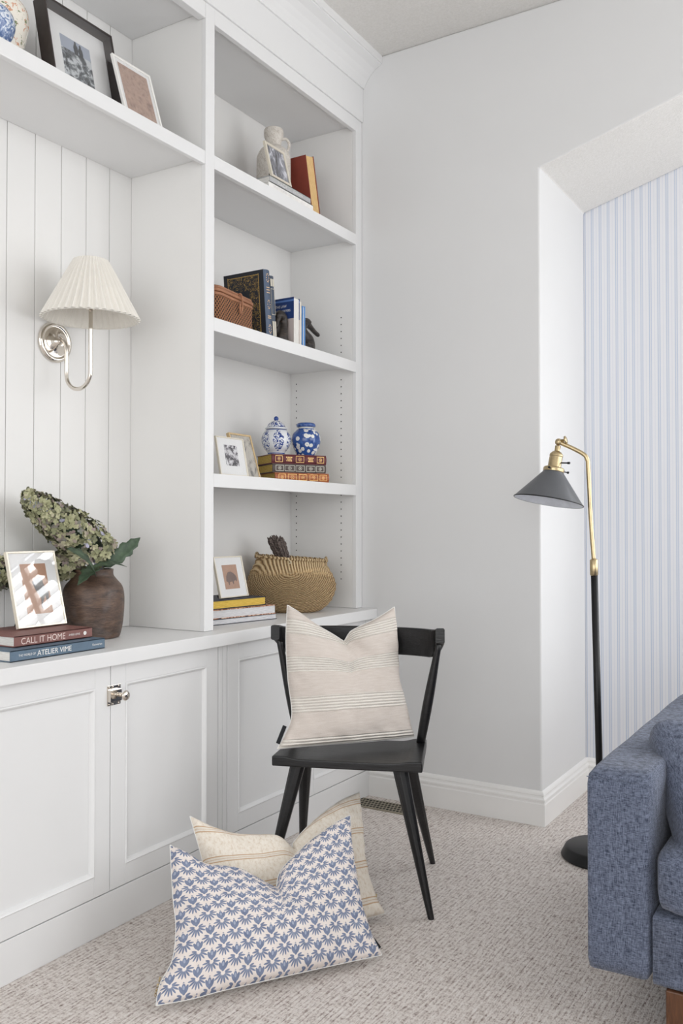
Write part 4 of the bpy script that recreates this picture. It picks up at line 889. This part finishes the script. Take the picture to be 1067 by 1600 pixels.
for v in bm.verts:
    v.co.y *= .70
    t = v.co.z / .212; v.co.z *= 1 - .045 * (v.co.x / .14) * t; v.co.x *= 1.03
    v.co.x += .0016 * math.sin(v.co.z * 300) * (1 if v.co.length > .1 else 0)
build('basket_body', bm, M['grass'], bk, smooth=True)
def rimz(x): return .212 * (1 - .045 * (x / .14))
bm = bmesh.new(); P = []
for i in range(97):
    a = 2 * math.pi * i / 96; x = .1365 * math.cos(a) * 1.03; y = .1365 * .70 * math.sin(a)
    P.append((x, y, rimz(x) + .002 + .0015 * math.sin(i * 2.1)))
tube(bm, P, [.0062 + .0011 * math.sin(i * 2.6) for i in range(97)], 10, caps=False); build('rim', bm, M['grass'], bk, smooth=True)
for sgx in (-1, 1):
    bm = bmesh.new(); c = .139 * sgx; tube(bm, smoothpath([(c, -.036, rimz(c) - .004), (c * 1.0, -.028, rimz(c) + .008), (c, 0, rimz(c) + .013), (c, .028, rimz(c) + .008), (c, .036, rimz(c) - .004)], 5), .0058, 10); build('handle', bm, M['grass'], bk, smooth=True)
bm = bmesh.new(); tube(bm, smoothpath([(-.01, -.0985, rimz(0) + .004), (.0, -.103, rimz(0) - .004), (.006, -.1045, rimz(0) - .012), (-.004, -.1045, rimz(0) - .016)], 4), .0028, 8); build('twine_knot', bm, solid('pale_twine', (206, 190, 158)), bk, smooth=True)
g = G('dried_lavender', .95); n = g.noise(g.coord(), 160, 4, .7); g.color(g.ramp(n, [(.34, (62, 54, 54)), (.5, (104, 92, 88)), (.68, (146, 134, 124))])); M['lav'] = g.m
lv = empty('lavender_bundle', (-2.045, 2.935, ZT + .04), label='bundle of dried grey lavender standing up out of the sea-grass basket', cat='dried flowers')
rn = random.Random(4); bm = bmesh.new(); bs = bmesh.new()
topc = Vector((-2.06, 2.868, 1.070)) - Vector(lv.location); nr = Vector((-2.055, 2.925, .975)) - Vector(lv.location)
ee = (topc - nr).normalized(); s1_ = Vector((.8, .5, 0)).normalized(); s2_ = ee.cross(s1_).normalized()
for k in range(85):
    a, q = rn.uniform(0, 6.283), math.sqrt(rn.random()); off = s1_ * math.cos(a) * q * .030 + s2_ * math.sin(a) * q * .024
    h0 = rn.uniform(-.03, .05); h1 = rn.uniform(-.012, .012); p0 = nr + off * .8 - ee * .01 + ee * h0; p1 = topc + off * 1.15 + ee * h1
    m = 12; tube(bm, [p0.lerp(p1, i / m) + Vector([rn.uniform(-.0015, .0015) for _ in range(3)]) for i in range(m + 1)], [.0022 + .0022 * (i % 2) for i in range(m)] + [.0014], 5)
    if k % 4 == 0: tube(bs, [off * .25 + Vector((0, 0, 0)), nr + off * .7], .0009, 5)
build('lavender_spikes', bm, M['lav'], lv); bo = build('stems', bs, M['stem'], lv); bo['kind'] = 'stuff'

# ---------------------------------------------------------------- cane box
g = G('cane_webbing', .6); x, y, z = g.xyz(g.coord()); CP = .0150
def holes(ox, oz, r_):
    a = (y + x + ox).mod(CP) - CP / 2; b = (z + oz).mod(CP) - CP / 2; return (a * a + b * b).lt(r_ * r_)
hl = holes(0, 0, .0037).mx(holes(CP / 2, CP / 2, .0037)); diag = (g.math('SINE', (y + x + z) * (2 * math.pi / .0046)) * g.math('SINE', (y + x - z) * (2 * math.pi / .0046))) * .5 + .5
g.color(g.mix(hl, g.ramp(diag, [(.2, (140, 88, 54)), (.7, (196, 138, 96))]), lin((48, 28, 18)))); g.bump(diag - hl * 1.4, .9, .002); M['cane'] = g.m
M['rattan'] = wood('rattan_rim', (134, 88, 60), (172, 120, 88), .5, (10, 1.5, 10), 8)
cb = empty('cane_box', (-1.9145, 2.541, S2 + .0005), (0, 0, R(7.5)), label='lidded brown cane box with a rattan clasp, in front of the scrollwork book', cat='box')
def rrect(x0, x1, y0, y1, r, n=6):
    out = []
    for cx_, cy_, a0 in ((x1 - r, y0 + r, -90), (x1 - r, y1 - r, 0), (x0 + r, y1 - r, 90), (x0 + r, y0 + r, 180)):
        for k in range(n + 1): a = R(a0 + 90 * k / n); out.append((cx_ + r * math.cos(a), cy_ + r * math.sin(a)))
    return out
LB = .262
bm = bmesh.new(); prism(bm, rrect(-.13, 0, -LB, 0, .035), 'z', .0, .082); build('box_body', bm, M['cane'], cb, bevel=.002)
bm = bmesh.new(); prism(bm, rrect(-.132, .002, -LB - .002, .002, .036), 'z', .082, .0935); build('box_rim', bm, M['rattan'], cb, bevel=.004, seg=3)
bm = bmesh.new(); prism(bm, rrect(-.134, .004, -LB - .004, .004, .037), 'z', .0945, .106); prism(bm, rrect(-.129, -.001, -LB + .001, -.001, .034), 'z', .106, .1165); build('lid', bm, M['rattan'], cb, bevel=.004, seg=3)
bm = bmesh.new(); tube(bm, smoothpath([(-.004, -.118, .112), (.006, -.116, .114), (.0115, -.114, .098), (.0115, -.114, .07), (.010, -.117, .050), (.008, -.121, .046), (.0095, -.126, .056), (.0095, -.127, .078)], 5), .0033, 8); build('clasp', bm, M['rattan'], cb, smooth=True)

# ---------------------------------------------------------------- duck bookends
g = G('dark_carved_wood', .42); n = g.noise(g.coord(scale=(1, 1, 4)), 26, 5, .65); g.color(g.ramp(n, [(.36, (26, 22, 20)), (.6, (52, 44, 39)), (.75, (92, 72, 56))])); g.bump(n, .5, .003); M['duckwood'] = g.m
def duck(loc, yaw, label, neck, rad, bill, eye):
    r = empty('duck_bookend', loc, (0, 0, yaw), label=label, cat='bookend')
    bm = bmesh.new(); tube(bm, smoothpath(neck, 6), [v.x for v in smoothpath([(a, 0, 0) for a in rad], 6)], 20); build('duck_body', bm, M['duckwood'], r, smooth=True)
    bm = bmesh.new(); tube(bm, smoothpath([b[:3] for b in bill], 5), [v.x for v in smoothpath([(b[3], 0, 0) for b in bill], 5)], 14)
    for v in bm.verts: v.co.z = v.co.z
    build('bill', bm, M['duckwood'], r, smooth=True)
    bm = bmesh.new(); 
    for sx in (-1, 1): bmesh.ops.create_uvsphere(bm, u_segments=10, v_segments=8, radius=.0028, matrix=Matrix.Translation((eye[0] * sx, eye[1], eye[2])))
    build('eyes', bm, M['velvet'], r, smooth=True)
    build('base', B((-.035, .035, -.004, .070, 0, .008)), M['duckwood'], r, bevel=.002)
    return r
duck((-1.975, 2.876, S2 + .0005), 0, 'dark carved duck bookend facing right, its bill past the sky-blue book',
     [(0, .034, .006), (0, .072, .022), (0, .080, .055), (0, .058, .085), (0, .052, .105), (0, .066, .124), (0, .088, .128), (0, .104, .124)], [.030, .040, .034, .021, .018, .0195, .0195, .010],
     [(0, .096, .124, .014), (0, .118, .115, .0105), (0, .145, .103, .009), (0, .168, .096, .0085), (0, .176, .094, .005)], (.0165, .092, .132))
duck((-1.952, 2.7860, S2 + .0005), R(180), 'dark carved duck bookend with bowed head, left of the title-panel paperback',
     [(0, .030, .006), (0, .032, .03), (0, .022, .060), (0, .017, .085), (0, .022, .106), (0, .038, .114), (0, .050, .108), (0, .056, .096)], [.028, .026, .019, .0165, .017, .018, .016, .008],
     [(0, .052, .100, .012), (0, .060, .086, .009), (0, .064, .070, .0075), (0, .064, .060, .004)], (.0155, .045, .113))
